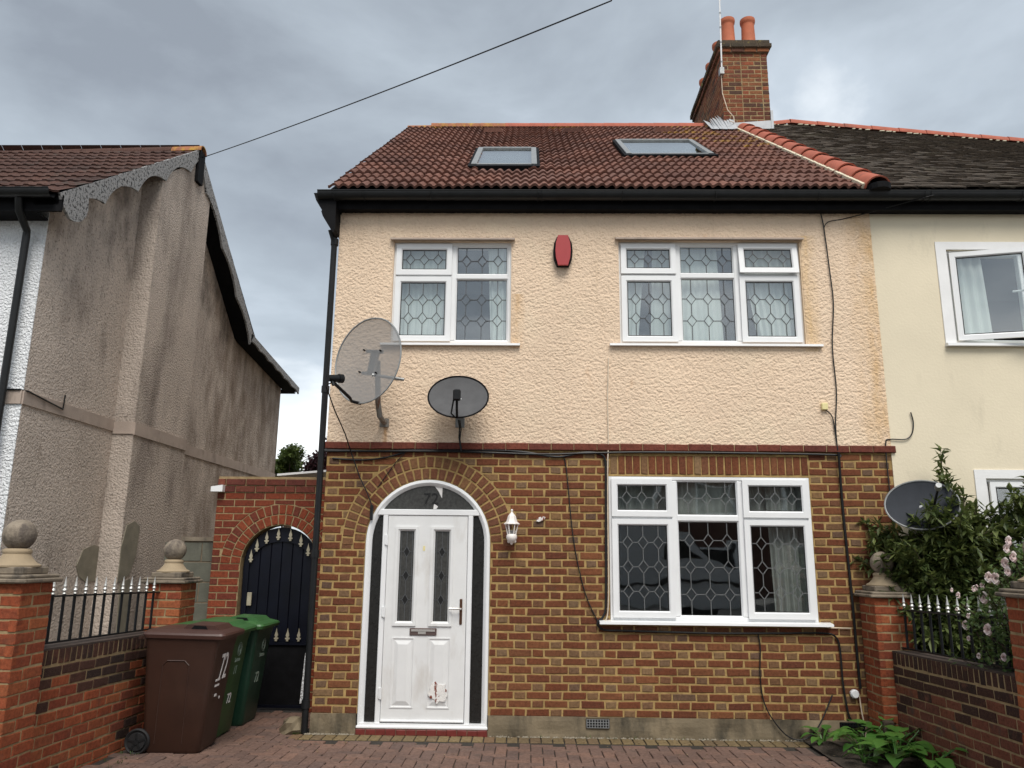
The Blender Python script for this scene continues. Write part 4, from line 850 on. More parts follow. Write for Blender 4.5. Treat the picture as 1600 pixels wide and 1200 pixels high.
for (pts, xx) in (([(1.45, 1.50), (1.55, 1.68), (1.76, 1.74), (1.888, 1.72), (1.888, 1.32), (1.7, 1.30), (1.52, 1.38)], LX+.004), ([(1.895, 1.72), (1.97, 1.98), (2.15, 2.04), (2.3, 1.98), (2.28, 1.62), (2.16, 1.38), (1.895, 1.30)], -2.927), ([(1.96, 1.30), (2.2, 1.34), (2.24, .6), (2.02, .5)], -2.927)):
    MB().prism(pts, YZ, xx-.003, xx+.006).build('cement_patch', 'patch', ln)
lr = node('roof', ln, (-5, 1.5, 5.3)); LS = math.atan2(7.50-5.33, 2.87+.22); lc, ls = math.cos(LS), math.sin(LS); LL = 3.09/lc
lp_ = lambda X, L, h=0.0: Vector((X, -.22+L*lc-h*ls, 5.33+L*ls+h*lc))
VX = -2.90
MB().add([lp_(-9.2, 0, -.03), lp_(VX, 0, -.03), lp_(VX, LL, -.03), lp_(-9.2, LL, -.03), (VX, 5.7, 5.40), (-9.2, 5.7, 5.40), (VX, 8.55, 5.10), (-9.2, 8.55, 5.10)], [(0, 1, 2, 3), (3, 2, 4, 5), (5, 4, 6, 7)]).build('roof_deck', 'blackw', lr, fix=False)
def ltile(w=.294, l=.40):
    pts = [(0, .0), (.02, .014), (.06, .014), (.075, .004), (.15, .0), (.165, .014), (.205, .014), (.22, .003), (w, 0)]; n = len(pts)
    vs = [(a-w/2, 0, h+.012) for a, h in pts]+[(a-w/2, l, h-.012) for a, h in pts]+[(a-w/2, .002, h-.012) for a, h in pts]
    return vs, [(i, i+1, n+i+1, n+i) for i in range(n-1)]+[(2*n+i, 2*n+i+1, i+1, i) for i in range(n-1)]
LT = ltile(); LROT = Matrix(((1, 0, 0), (0, lc, -ls), (0, ls, lc))).to_euler(); nrow = 11; lg = LL/nrow
for j in range(nrow):
    for i in range(13):
        X = VX-.15-i*.298; piece('roof_tile', 'ltile', LT[0], LT[1], 'tile_left', lp_(X, j*lg-.04+rr.uniform(-.006, .006), .014+rr.uniform(0, .006)), lr, LROT)
b = MB()
for j in range(nrow):
    for i in range(13, 21): b.add([lp_(VX-.15-i*.298+v[0], j*lg-.04+v[1], .014+v[2]) for v in LT[0]], LT[1])
b.build('far_tiles', 'tile_left', lr, kind='stuff', fix=False)
b = MB()
for j in range(9):
    for i in range(21):
        X = VX-.15-i*.298; t0 = j/9; p0 = Vector((0, 2.87+(5.75-2.87)*(1-t0), 7.50+(5.42-7.50)*(1-t0))); b.add([(X-.147, p0.y, p0.z+.02), (X+.147, p0.y, p0.z+.02), (X+.147, p0.y-.4, p0.z+.3), (X-.147, p0.y-.4, p0.z+.3)], [(0, 1, 2, 3)])
for i in range(21): X = VX-.15-i*.298; b.add([(X-.147, 8.6, 5.13), (X+.147, 8.6, 5.13), (X+.147, 5.6, 5.46), (X-.147, 5.6, 5.46)], [(0, 1, 2, 3)])
b.build('rear_tiles', 'tile_left', lr, kind='stuff', fix=False)
for i in range(14): b = MB(); x0 = VX+.04-i*.45; half_tube(b, (x0-.445, 2.87, 7.47-i*.012-.012), (x0, 2.87, 7.475-i*.012), .11, (0, 0, 1)); b.build('ridge_tile', 'ridge_l' if i == 0 or i > 7 else 'tile_left', lr, smooth=True)
# scalloped barge boards
def barge(y0, z0, y1, z1, depth, scal, x0, x1, amp, name='barge_board', endround=0):
    d = Vector((y1-y0, z1-z0)); L = d.length; t = d.normalized(); nrm = Vector((t.y, -t.x));
    if nrm.y > 0: nrm = -nrm
    top = [(y0, z0), (y1, z1)]; low = []; N = 60
    for i in range(N+1):
        s = i/N; dep = depth*(.80+.0*s)-amp*abs(math.sin(math.pi*s*scal))**.8+amp*.4
        if endround and s < endround: q = s/endround; dep = depth*.55+depth*.75*math.sqrt(max(0, 1-(2*q-1)**2))
        low.append((y0+d.x*s+nrm.x*dep, z0+d.y*s+nrm.y*dep))
    return MB().prism(top+low[::-1], YZ, x0, x1).build(name, 'peel', ln)
barge(-.24, 5.315, 2.87, 7.54, .27, 4.6, VX-.03, VX+.0, .13, endround=.13)
barge(5.66, 5.45, 2.87, 7.54, .26, 3.6, VX-.03, VX+.0, .10); barge(8.6, 5.13, 5.55, 5.46, .16, 6, VX-.03, VX-.0, .03)
MB().prism([(-.2, 5.2), (2.87, 7.38), (5.6, 5.33), (8.5, 5.02), (8.5, 5.06), (5.6, 5.38), (2.87, 7.44), (-.2, 5.26)], YZ, LX+.01, VX-.031).build('verge_soffit', 'blackw', ln)
MB().box(VX-.30, VX+.02, 2.80, 2.98, 7.0, 7.50).build('apex_bracket', 'blackw', ln)
MB().box(-9.2, VX, -.20, -.17, 5.13, 5.31).box(-9.2, LX, -.17, LY0-.014, 5.14, 5.16).build('fascia', 'blackw', ln); gutter(-9.2, -2.96, -.285, 5.315, .068, 'gutter', ln)
MB().tube([(-3.32, -.27, 5.28), (-3.325, -.22, 5.12), (-3.34, -.03, 4.98), (-3.345, -.02, 4.90), (-3.35, -.02, .05)], .038, 10).build('downpipe', 'black', ln, smooth=True)
MB().tube([(-2.99, 8.60, 5.05), (-3.4, 8.60, 5.05)], .05, 8).build('rear_gutter', 'black', ln)
tag(MB().tube([(-3.9, .06, 3.28), (-3.22, .05, 3.275), (-3.17, .12, 3.27), (-3.17, .75, 3.20), (-3.17, .76, 3.36)], .009, 6).build('wall_cable', 'black'), 'short black cable bent round the corner of the gabled house', 'cable')
tag(MB().tube([(-2.90, 2.9, 7.42)]+[(-2.90+(2.64+2.90)*t, 2.9+(-2.2-2.9)*t, 7.42+(6.03-7.42)*t-.5*t*(1-t)*.35) for t in [i/16 for i in range(1, 17)]]+[(4.2, -9.5, 6.6), (6.5, -19, 7.5)], .0065, 6).build('overhead_wire', 'black'), 'thin black wire crossing the sky from the gable apex', 'wire')

# ================================================================= gate wall, gate, block wall
gw = thing('arched_gate_wall', (-.74, 1.05, 0), 'red brick wall with round arch closing the side passage', 'wall')
GX0, GX1, GZT = -1.475, 0.0, 2.50; GC = (-.73, 1.545); GRI = .425; GYF = 1.05
arc2 = [(GC[0]+GRI*math.cos(math.pi*i/20), GC[1]+GRI*math.sin(math.pi*i/20)) for i in range(21)]
MB().prism([(GX0, 0), (GC[0]-GRI, 0)]+arc2[::-1]+[(GC[0]+GRI, 0), (GX1-.002, 0), (GX1-.002, GZT), (GX0, GZT)], XZ, GYF+.005, GYF+.22).build('mortar_joints', 'mortar_p', gw)
hg = .0775
for k in range(int(GZT/hg)):
    z0 = k*hg+.004; z1 = z0+hg-.013; zc = (z0+z1)/2; x = GX0-.02-(k % 2)*.1125; top = k > int(GZT/hg)-3
    while x < GX1:
        a0, a1 = max(x, GX0), min(x+.2125, GX1-.004); x += .225
        segs = [(a0, a1)]
        if zc < GC[1]: segs = [t for s0, s1 in segs for t in ((s0, min(s1, GC[0]-GRI-.004)), (max(s0, GC[0]+GRI+.004), s1)) if t[1]-t[0] > .02]
        for s0, s1 in segs:
            if s1-s0 < .02: continue
            poly = [(s0, z0), (s1, z0), (s1, z1), (s0, z1)]
            if zc >= GC[1]-.02:
                dv = Vector(((s0+s1)/2-GC[0], max(0, zc-GC[1])))
                if dv.length < .85:
                    n_ = dv.normalized(); poly = clip(poly, n_, n_.x*GC[0]+n_.y*GC[1]+GRI+.228)
                    if len(poly) < 3 or parea(poly) < .001: continue
            vs, fs, cx, cz = poly_brick(poly); piece('brick', id(vs), vs, fs, 'brick_string' if top else 'brick_gate', (cx, GYF-(.012 if top else 0), cz), gw)
for (r0, r1, n_) in ((.432, .532, 19), (.544, .646, 23)):
    for i in range(n_):
        t0, t1 = math.pi*(i+.09)/n_, math.pi*(i+.91)/n_; poly = [(GC[0]+r*math.cos(t), GC[1]+r*math.sin(t)) for r, t in ((r0, t0), (r0, t1), (r1, t1), (r1, t0))]
        if max(p_[0] for p_ in poly) > GX1-.004: continue
        vs, fs, cx, cz = poly_brick(poly); piece('brick', id(vs), vs, fs, 'brick_gate', (cx, GYF-.003, cz), gw)
ga = thing('arched_gate', (-.73, 1.16, G), 'dark navy boarded gate with pale spear finials under the brick arch', 'gate'); gy = 1.15
inner = [(GC[0]+(GRI-.014)*math.cos(math.pi*i/20), GC[1]-.012+(GRI-.014)*math.sin(math.pi*i/20)) for i in range(21)]; inn2 = [(GC[0]+(GRI-.075)*math.cos(math.pi*i/20), GC[1]-.02+(GRI-.16)*math.sin(math.pi*i/20)) for i in range(21)]
MB().prism([(GC[0]+GRI-.03, .06)]+inner+[(GC[0]-GRI+.03, .06)]+[(GC[0]-GRI+.075, .06)]+inn2[::-1]+[(GC[0]+GRI-.075, .06)], XZ, gy-.03, gy+.01).build('gate_frame', 'navy', ga)
for i in range(6):
    w_b = (2*(GRI-.07))/6; x0 = GC[0]-GRI+.07+i*w_b; xm = x0+w_b/2-GC[0]; zt = GC[1]-.02+math.sqrt(max(0, (GRI-.05)**2-xm**2)); MB().bbox(x0+.003, x0+w_b-.003, gy-.012, gy+.006, .72, zt-.03, .004).build('board', 'navy', ga)
MB().prism([(GC[0]+GRI-.05, .08)]+[(a_, b_-.01) for a_, b_ in inner]+[(GC[0]-GRI+.05, .08)], XZ, gy+.012, gy+.02).build('light_stop_sheet', 'navy', ga)  # added backing to stop light showing through the board gaps
MB().bbox(GC[0]-GRI+.07, GC[0]+GRI-.07, gy-.014, gy+.004, .08, .70, .004).build('kick_panel', 'blackw', ga)
MB().box(GC[0]-GRI+.06, GC[0]+GRI-.06, gy-.035, gy-.011, .695, .722).box(GC[0]-GRI+.06, GC[0]+GRI-.06, gy-.035, gy-.011, .055, .085).build('rail', 'navy', ga)
def finial(b, x, y, z, s=1.0):
    half = [(.010, 0), (.012, .006), (.005, .012), (.020, .020), (.024, .030), (.014, .034), (.007, .036), (.016, .052), (.015, .064), (.007, .088), (.0, .125)]
    b.prism([(x+a_*s, z+b_*s) for a_, b_ in half]+[(x-a_*s, z+b_*s) for a_, b_ in half[-2::-1]], XZ, y-.006, y+.006)
for i in range(4): b = MB(); finial(b, GC[0]+.02-.13+i*.122, gy-.04, .735, 1.1); b.build('finial', 'goldish', ga)
for i in range(7): t = R(166-i*23); b = MB(); finial(b, GC[0]+(GRI-.085)*math.cos(t), gy-.045, GC[1]-.06+(GRI-.10)*math.sin(t), 1.1); b.build('finial', 'goldish', ga)
MB().bbox(GC[0]-GRI+.085, GC[0]-GRI+.135, gy-.05, gy-.031, 1.10, 1.24, .004).build('lock_plate', 'goldish', ga)
tag(MB().prism([(-.395, .12), (-.33, .12), (-.325, .62), (-.345, .66), (-.368, .62)], XZ, 1.02, 1.045).build('leaning_board', 'render_w'), 'narrow white board propped beside the gate behind the black downpipe', 'board')
bwk = thing('block_wall', (-1.9, 1.3, 0), 'grey concrete block wall beside the gate wall', 'wall')
MB().box(-1.90, -1.485, 1.305, 1.43, 0, 1.79).build('mortar_joints', 'mortar_d', bwk)
for k in range(8):
    x = -1.485-.11*(k % 2)
    xr = -1.485
    while xr > -1.75:
        w_b = .43 if not (xr == -1.485 and k % 2) else .21; vs, fs = brick_mesh(w_b-.012, .208, .05, .004, .003); KEEP.append(vs); piece('block', id(vs), vs, fs, 'block', (xr-w_b/2, 1.30, .115+k*.222), bwk); xr -= w_b
MB().prism([(-1.93, 1.79), (-1.49, 1.79), (-1.49, 1.83), (-1.93, 1.84)], XZ, 1.285, 1.44).build('coping', 'stone', bwk)
tag(MB().prism([(0, 0), (.13, 0), (.13, .075), (.0, .055)], lambda a, b, d: (-1.50+a-.02, d, 2.325+b), .96, 1.045).build('gutter_end', 'upvc'), 'stub of white plastic gutter at the left end of the gate wall', 'gutter')
tag(MB().prism([(-1.03, 2.575), (-.02, 2.665), (-.02, 2.69), (-1.03, 2.60)], XZ, 1.7, 4.2).build('lean_to_roof', 'white_p'), 'white sheet roof showing just above the gate wall', 'roof')

# ================================================================= piers, boundary walls, railings
ang = math.atan(-SL)
def pier(x0, y0, w, d, ztop, label, sgn, cat='gate pier'):
    p = thing('brick_pier', (x0+w/2, y0+d/2, 0), label, cat, 'brick piers with stone balls'); h = .0765; zb = dz(y0)-.02
    MB().box(x0+.004, x0+w-.004, y0+.004, y0+d-.004, zb, ztop).build('mortar_joints', 'mortar_p', p)
    n = int((ztop-zb)/h); bl = d-.1035-.012
    for k in range(n):
        z = ztop-.035-k*h; m_ = 'brick_red'
        fl = k % 2
        # front (-y) and inner side face, pinwheel bond
        L = w; a = .2; bq = L-a-.012
        ws = (a, bq) if fl else (bq, a)
        x = x0
        for q in ws: vs, fs = brick_var(round(q, 3), h-.012, .05); piece('brick', id(vs), vs, fs, m_, (x+q/2, y0, z), p); x += q+.012
        ws = (bq, a) if fl else (a, bq); y = y0
        ws = (.2, d-.212) if not fl else (d-.212, .2)
        for q in ws:
            vs, fs = brick_var(round(q, 3), h-.012, .05)
            if sgn > 0: piece('brick', id(vs), vs, fs, m_, (x0+w, y+q/2, z), p, (0, 0, R(90)))
            else: piece('brick', id(vs), vs, fs, m_, (x0, y+q/2, z), p, (0, 0, R(-90)))
            y += q+.012
    cx, cy = x0+w/2, y0+d/2; c = MB(); e = .045
    for (g, z0, z1) in ((e, ztop, ztop+.028), (e-.018, ztop+.028, ztop+.052), (-.025, ztop+.052, ztop+.10)):
        c.bbox(x0-g, x0+w+g, y0-g, y0+d+g, z0, z1+.001, .008)
    c.build('cap_stone', 'stone', p, smooth=False)
    MB().lathe([(.15, 0), (.152, .012), (.12, .03), (.095, .06), (.082, .085), (.088, .098), (.086, .11), (.076, .12)], (cx, cy, ztop+.098), 24).build('ball_base', 'stonebase', p, smooth=True)
    r = .103; MB().lathe([(max(.002, r*math.sin(math.pi*i/16)), -r*math.cos(math.pi*i/16)) for i in range(17)], (cx, cy, ztop+.098+.105+r), 28).build('stone_ball', 'stoneball', p, smooth='all')
    return p
pier(-1.578, -2.598, .340, .340, 1.455, 'red brick pier with stone ball at the left edge near the street', 1)
pier(-1.578, -.200, .337, .340, 1.375, 'red brick pier with stone ball behind the brown bin', 1)
pier(5.116, -.345, .338, .330, 1.325, 'red brick pier with stone ball against the house, beside the shrub', -1)
pier(5.13, -2.66, .338, .338, 1.43, 'red brick pier with stone cap at the right edge among roses', -1)
def low_wall(xf, y0, y1, ztop_of, sgn, label, mats, th=.225):
    w = thing('boundary_wall', (xf, (y0+y1)/2, 0), label, 'wall', 'low boundary walls'); bx0, bx1 = (xf-th, xf-.005) if sgn > 0 else (xf+.005, xf+th)
    zt = lambda y: ztop_of(y)
    MB().add([(x, y, z) for x in (bx0, bx1) for y, z in ((y0, -.05), (y1, -.05), (y1, zt(y1)-.009), (y0, zt(y0)-.009))], [(0, 1, 2, 3), (7, 6, 5, 4), (0, 4, 5, 1), (1, 5, 6, 2), (2, 6, 7, 3), (3, 7, 4, 0)]).build('mortar_joints', 'mortar_p', w)
    MB().add([(x, y, zt(y)+dz_) for dz_ in (-.008, .006) for x, y in ((bx0-.003, y0), (bx1+.004, y0), (bx1+.004, y1), (bx0-.003, y1))], [(0, 3, 2, 1), (4, 5, 6, 7), (0, 1, 5, 4), (1, 2, 6, 5), (2, 3, 7, 6), (3, 0, 4, 7)]).build('coping', 'blackbrick', w)
    rot = R(90) if sgn > 0 else R(-90); tilt = math.atan(SL)
    def put(yc, zc, wd, h, mat):
        vs, fs = brick_var(wd, h, .05); o = piece('brick', id(vs), vs, fs, mat, (xf, yc, zc), w); o.rotation_euler = (Matrix.Rotation(tilt, 3, 'X') @ Matrix.Rotation(rot, 3, 'Z')).to_euler()
    n = int((y1-y0)/.0745)
    for i in range(n): y = y0+.0372+i*(y1-y0)/n; put(y, zt(y)-.056, .0625, .100, mats[0])
    h = .0765; k = 0
    while True:
        zoff = .118+h*(k+.5)
        if zt(y0)-zoff < dz(y0)-.06: break
        y = y0-.1125*(k % 2)
        while y < y1-.02:
            a0, a1 = max(y, y0), min(y+.2125, y1); y += .225
            if a1-a0 < .03: continue
            yc = (a0+a1)/2; zc = zt(yc)-zoff
            if zc < dz(yc)-.05: continue
            mt = mats[1] if random.random() < (.95, .75, .5, .25, .12, .05)[min(k, 5)] else mats[2]
            put(yc, zc, round(a1-a0, 3), h-.0125, mt)
        k += 1
    return w
low_wall(-1.352, -2.258, -.200, lambda y: .945+SL*(y+.4), 1, 'low red brick wall topped with black railings on the left', ('brick_soot', 'brick_soot', 'brick_red'))
low_wall(5.232, -2.32, -.345, lambda y: .868+SL*(y+.4), -1, 'low blackened brick wall topped with black railings on the right', ('brick_soot', 'brick_soot', 'brick_brown'))
def railing(x, y0, y1, zb, n, label, hgt=.345):
    r = thing('railing', (x, (y0+y1)/2, zb((y0+y1)/2)), label, 'railing', 'black iron railings'); zt = lambda y: zb(y)+hgt
    MB().obox((x, y0-.02, zb(y0)+.02), (x, y1+.02, zb(y1)+.02), .03, .012).build('bottom_rail', 'iron', r); MB().obox((x, y0-.03, zt(y0)), (x, y1+.03, zt(y1)), .034, .012).build('top_rail', 'iron', r)
    for i in range(n):
        y = y0+(y1-y0)*(i+.5)/n; MB().tube([(x, y, zb(y)+.02), (x, y, zt(y)+.012)], .0115, 8).build('bar', 'iron', r, smooth=True)
        MB().lathe([(.006, 0), (.014, .008), (.008, .018), (.018, .034), (.012, .046), (.007, .052), (.0135, .062), (.009, .075), (.006, .10), (.001, .135)], (x, y, zt(y)+.007), 8).build('spear_finial', 'silver', r, smooth=True)
railing(-1.455, -2.24, -.22, lambda y: .955+SL*(y+.4), 14, 'black iron railing with silver spear tips between the left piers', .345)
railing(5.335, -2.30, -.36, lambda y: .878+SL*(y+.4), 13, 'black iron railing with silver spear tips half covered by roses', .345)

# ================================================================= wheelie bins
def bin_(x, y, rz, body, lid, label, texts, wheels=True):
    """local: front looks to +x; width along y"""
    t = thing('wheelie_bin', (x, y, dz(y)), label, 'bin', 'wheelie bins'); M = Matrix.Translation((x, y, dz(y)+.005)) @ Matrix.Rotation(rz, 4, 'Z') @ Matrix.Diagonal((.95, .91, .925, 1))
    secs = []          # (z, xback, xfront, halfwidth)
    for z, xb, xf_, hw_ in ((.0, -.235, .225, .215), (.03, -.25, .24, .23), (.5, -.275, .285, .255), (.86, -.292, .325, .272), (.90, -.292, .335, .276), (.96, -.30, .35, .285), (.985, -.305, .36, .29)): secs.append((z, xb, xf_, hw_))
    def loop(xb, xf_, hw_, r=.045, n=4):
        pts = []
        for cx, cy, a0 in ((xf_-r, hw_-r, 0), (xb+r, hw_-r, 90), (xb+r, -hw_+r, 180), (xf_-r, -hw_+r, 270)):
            for i in range(n+1): q = R(a0+90*i/n); pts.append((cx+r*math.cos(q), cy+r*math.sin(q)))
        return pts
    b = MB(); vs = []; n = 20
    for z, xb, xf_, hw_ in secs: vs += [(p_[0], p_[1], z) for p_ in loop(xb, xf_, hw_)]
    fs = [(k*n+i, k*n+(i+1) % n, (k+1)*n+(i+1) % n, (k+1)*n+i) for k in range(len(secs)-1) for i in range(n)]+[tuple(range(n-1, -1, -1))]
    b.add(vs, fs); b.build('body', body, t, xf=M, smooth=35)
    def side_y(z): return -(.23+(.272-.23)*(z-.03)/.83)-.0
    rc = MB()         # moulded outline on the side
    for (p0, p1) in (((-.15, .08), (-.13, .74)), ((-.13, .74), (-.09, .78)), ((-.09, .78), (.06, .78)), ((.06, .78), (.10, .74)), ((.10, .74), (.085, .08))):
        rc.tube([(p0[0], side_y(p0[1])-.001, p0[1]), (p1[0], side_y(p1[1])-.001, p1[1])], .006, 6)
    rc.build('side_moulding', body, t, xf=M, smooth=True)
    l = MB(); ls_ = [(.965, -.315, .395, .302), (.995, -.325, .405, .308), (1.012, -.32, .395, .30), (1.035, -.29, .33, .25), (1.045, -.2, .24, .18)]; vs = []
    for z, xb, xf_, hw_ in ls_: vs += [(p_[0], p_[1], z+.012*(p_[0] < 0)) for p_ in loop(xb, xf_, hw_, .05)]
    fs = [(k*n+i, k*n+(i+1) % n, (k+1)*n+(i+1) % n, (k+1)*n+i) for k in range(len(ls_)-1) for i in range(n)]+[tuple((len(ls_)-1)*n+i for i in range(n)), tuple(range(n-1, -1, -1))]; l.add(vs, fs)
    lo = l.build('lid', lid, t, xf=M, smooth=35)
    hb_ = MB().prism([(-.02, 1.03), (.30, 1.03), (.34, 1.022), (.27, 1.075), (.03, 1.085)], lambda a, b_, d: (a, d, b_), -.19, .19); hb_.build('lid_ridge', lid, lo, xf=M)
    MB().prism([(.0, 0), (.15, 0), (.13, .03), (.03, .034)], lambda a, b_, d: (.06+a, d, 1.042+b_), -.197, -.188).build('grip_slot', 'blackw', lo, xf=M)
    MB().tube([(-.37, -.21, .97), (-.37, .21, .97)], .016, 8).box(-.37, -.29, -.2, -.17, .955, .985).box(-.37, -.29, .17, .2, .955, .985).build('handle', body, t, xf=M, smooth=True)
    for s in (-1, 1):
        wv = MB(); Mw = Matrix.Rotation(R(90), 4, 'X'); y_ = s*.235
        prof_ = [(.03, -.03), (.072, -.03), (.078, -.012), (.098, -.026), (.108, -.012), (.108, .012), (.098, .026), (.078, .012), (.072, .03), (.03, .03)]
        wo = wv.lathe(prof_, (-.29, y_, .10), 22, M=Mw.to_3x3()).build('wheel', 'rubber', t, xf=M, smooth=35)
        h_ = MB().lathe([(.026, -.036), (.026, .036)], (-.29, y_, .10), 12, M=Mw.to_3x3())
        for q in range(5): an = R(72*q+20); h_.obox((-.29+.02*math.cos(an), y_-.03*1, .10+.02*math.sin(an)), (-.29+.074*math.cos(an), y_-.03, .10+.074*math.sin(an)), .016, .012, up=(0, 1, 0))
        h_.build('hub', 'black', wo, xf=M)
    sx = lambda z: .24+(.325-.24)*(z-.03)/.83 if z < .86 else .335
    tilt = math.atan2(.085, .83)
    for (tx, size, y_, z_, mat_, nm, wid) in texts:
        Mt = M @ Matrix.Translation((sx(z_)+.003, y_, z_)) @ Matrix.Rotation(tilt, 4, 'Y') @ Matrix.Rotation(R(90), 4, 'Z') @ Matrix.Rotation(R(90), 4, 'X')
        if tx == 'o':
            e_ = MB()
            for r_ in (.055, .040): e_.tube([(r_*math.cos(6.283*i/24), r_*1.15*math.sin(6.283*i/24), 0) for i in range(25)], .0025, 5)
            for i in range(9): a_ = rr.uniform(0, 6.28); q_ = rr.uniform(.005, .028); e_.box(q_*math.cos(a_)-.007, q_*math.cos(a_)+.007, q_*math.sin(a_)-.006, q_*math.sin(a_)+.006, 0, .002)
            e_.build(nm, mat_, t, xf=Mt)
        else: text_mesh(nm, tx, size, mat_, t, Mt, .0015, 0.0, wid)
    return t
bin_(-.90, -.70, R(2), 'bin_brown', 'lid_brown', 'dark brown wheelie bin with white 72, nearest the camera', [('72', .33, .02, .69, 'white_mark', 'painted_number', .62), ('=', .22, -.08, .56, 'white_mark', 'paint_smear', 1.1), ('- .', .22, -.02, .48, 'white_mark', 'paint_smear', 1.0)])
bin_(-.985, -.12, R(1), 'bin_green', 'lid_green', 'mid green wheelie bin between the brown bin and the dark green one', [('o', 0, .02, .80, 'grey_mark', 'printed_emblem', 1), ('Sutton', .06, -.0, .70, 'grey_mark', 'printed_word', 1), ('/ /', .11, -.01, .60, 'grey_mark', 'worn_number', .8), ('72', .135, -.05, .34, 'white_mark', 'painted_number', .9)])
bin_(-.95, .46, R(0), 'bin_dgreen', 'lid_green', 'dark green wheelie bin at the back beside the gate', [('o', 0, .03, .78, 'grey_mark', 'printed_emblem', 1), ('Sutton', .06, .02, .68, 'grey_mark', 'printed_word', 1), ('72', .15, -.02, .45, 'grey_mark', 'painted_number', .9)])

# ================================================================= things fixed to the facade
def dish(c, nrm, rx, rz_, depth, mat, label, name='satellite_dish', n=36, roll=0, rim='steel'):
    c = Vector(c); nrm = Vector(nrm).normalized(); s = Vector((0, 0, 1)).cross(nrm).normalized(); u = nrm.cross(s).normalized()
    s, u = s*math.cos(roll)+u*math.sin(roll), u*math.cos(roll)-s*math.sin(roll)
    t = thing(name, c, label, 'satellite dish'); b = MB(); vs = [c-nrm*depth]; fs = []; K = 7
    P_ = lambda r, a: c+s*rx*r*math.cos(a)+u*rz_*r*math.sin(a)-nrm*depth*(1-r*r)
    for k in range(1, K+1):
        for i in range(n): vs.append(P_(k/K, 6.28318*i/n))
    for i in range(n): fs.append((0, 1+i, 1+(i+1) % n))
    for k in range(K-1):
        for i in range(n): fs.append((1+k*n+i, 1+(k+1)*n+i, 1+(k+1)*n+(i+1) % n, 1+k*n+(i+1) % n))
    b.add(vs, fs); b.build('reflector', mat, t, smooth='all', fix=False)
    MB().tube([P_(1, 6.28318*i/n) for i in range(n+1)], .008, 6, caps=False).build('rim', rim, t, smooth=True)
    return t, c, s, u, nrm
t, c, s, u, nn = dish((.452, -.46, 3.475), (-.42, -.85, .06), .385, .425, .055, 'cleardish', 'large translucent grey satellite dish at the left corner of the house', roll=R(-8), rim='steel')
hub_ = c-nn*.06; MB().obox(hub_+u*.11-nn*.03, hub_-u*.12-nn*.03, .075, .04, up=nn).obox(hub_+u*.11-s*.10-nn*.02, hub_+u*.11+s*.10-nn*.02, .03, .02, up=nn).obox(hub_-u*.11-s*.10-nn*.02, hub_-u*.11+s*.10-nn*.02, .03, .02, up=nn).build('bracket', 'steel', t)
for du in (.11, -.11):
    for dsx in (-.1, .1): MB().tube([hub_+u*du+s*dsx+nn*.0, hub_+u*du+s*dsx+nn*.035], .008, 6).build('bolt', 'blackw', t)
MB().tube([(.525, -.33, 3.50), (.54, -.30, 3.10), (.555, -.26, 2.97), (.56, -.02, 2.94)], .027, 10).build('mast', 'rustpipe', t, smooth=True)
MB().box(.515, .605, -.035, -.012, 2.90, 2.985).build('wall_plate', 'rustpipe', t)
low = c-u*.42; lnb = Vector((.215, -.86, 3.20)); MB().tube([low-nn*.03, low+nn*.06+Vector((-.03, 0, .0)), lnb+Vector((.13, .22, -.13)), lnb+Vector((.02, .0, -.03))], .015, 8).build('feed_arm', 'iron', t, smooth=True)
MB().tube([lnb+Vector((-.02, -.03, .0)), lnb+Vector((.055, .05, .015))], [.030, .036], 12).tube([lnb+Vector((.055, .05, .015)), lnb+Vector((.085, .08, .02))], .042, 12).tube([lnb, lnb+Vector((.03, 0, -.06))], .016, 8).build('feed_horn', 'iron', t, smooth=True)
MB().tube([c+s*.05-u*.13-nn*.05, (.80, -.40, 3.30)], .016, 8).build('stay_bar', 'steel', t)
tag(MB().tube([lnb+Vector((0, 0, -.04)), (.16, -.82, 3.15), (.20, -.6, 2.96), (.225, -.25, 2.80), (.26, -.06, 2.62), (.345, -.045, 2.40), (.43, -.04, 2.24), (.475, -.035, 2.13)], .006, 6).build('dish_cable', 'black'), 'thin black cable hanging from the large dish to the door arch', 'cable')
tag(MB().bbox(.462, .490, -.045, -.008, 1.985, 2.13, .004).build('cable_connector', 'black'), 'small black connector block on the door arch, upper left', 'connector')
t, c, s, u, nn = dish((1.318, -.32, 3.155), (.03, -.80, .42), .290, .255, .05, 'dishmesh', 'small dark oval satellite dish above the door arch', rim='blackw')
MB().obox(c-nn*.05+u*.02, (1.315, -.02, 3.0), .06, .03).box(1.27, 1.36, -.03, -.012, 2.90, 3.05).build('bracket', 'steel', t)
MB().tube([c-u*.255+nn*.01, c-u*.235+nn*.10, c-u*.17+nn*.19], .012, 8).build('feed_arm', 'iron', t); q = c-u*.15+nn*.20
MB().bbox(q.x-.035, q.x+.035, q.y-.03, q.y+.03, q.z-.05, q.z+.055, .012).tube([q+Vector((-.03, 0, -.04)), q+Vector((-.055, .06, -.16)), q+Vector((-.03, .12, -.18))], .008, 6).build('feed_horn', 'iron', t)
tag(MB().tube([(1.31, -.16, 2.95), (1.315, -.05, 2.90), (1.31, -.04, 2.80), (1.335, -.045, 2.66)], .007, 6).tube([(1.325, -.15, 2.95), (1.33, -.05, 2.88), (1.32, -.04, 2.78), (1.34, -.045, 2.66)], .006, 6).build('dish_cable', 'black'), 'black cable pair dropping from the small oval dish', 'cable')
t, c, s, u, nn = dish((5.60, -.40, 2.155), (-.30, -.82, .36), .31, .245, .05, 'dishdark', 'dark grey satellite dish behind the shrub on the right', rim='steel', roll=R(6))
MB().tube([c-nn*.05, (5.70, -.02, 2.05)], .02, 8).box(5.66, 5.74, -.03, -.006, 1.97, 2.12).build('bracket', 'steel', t); q = c+nn*.36-u*.03+s*.1
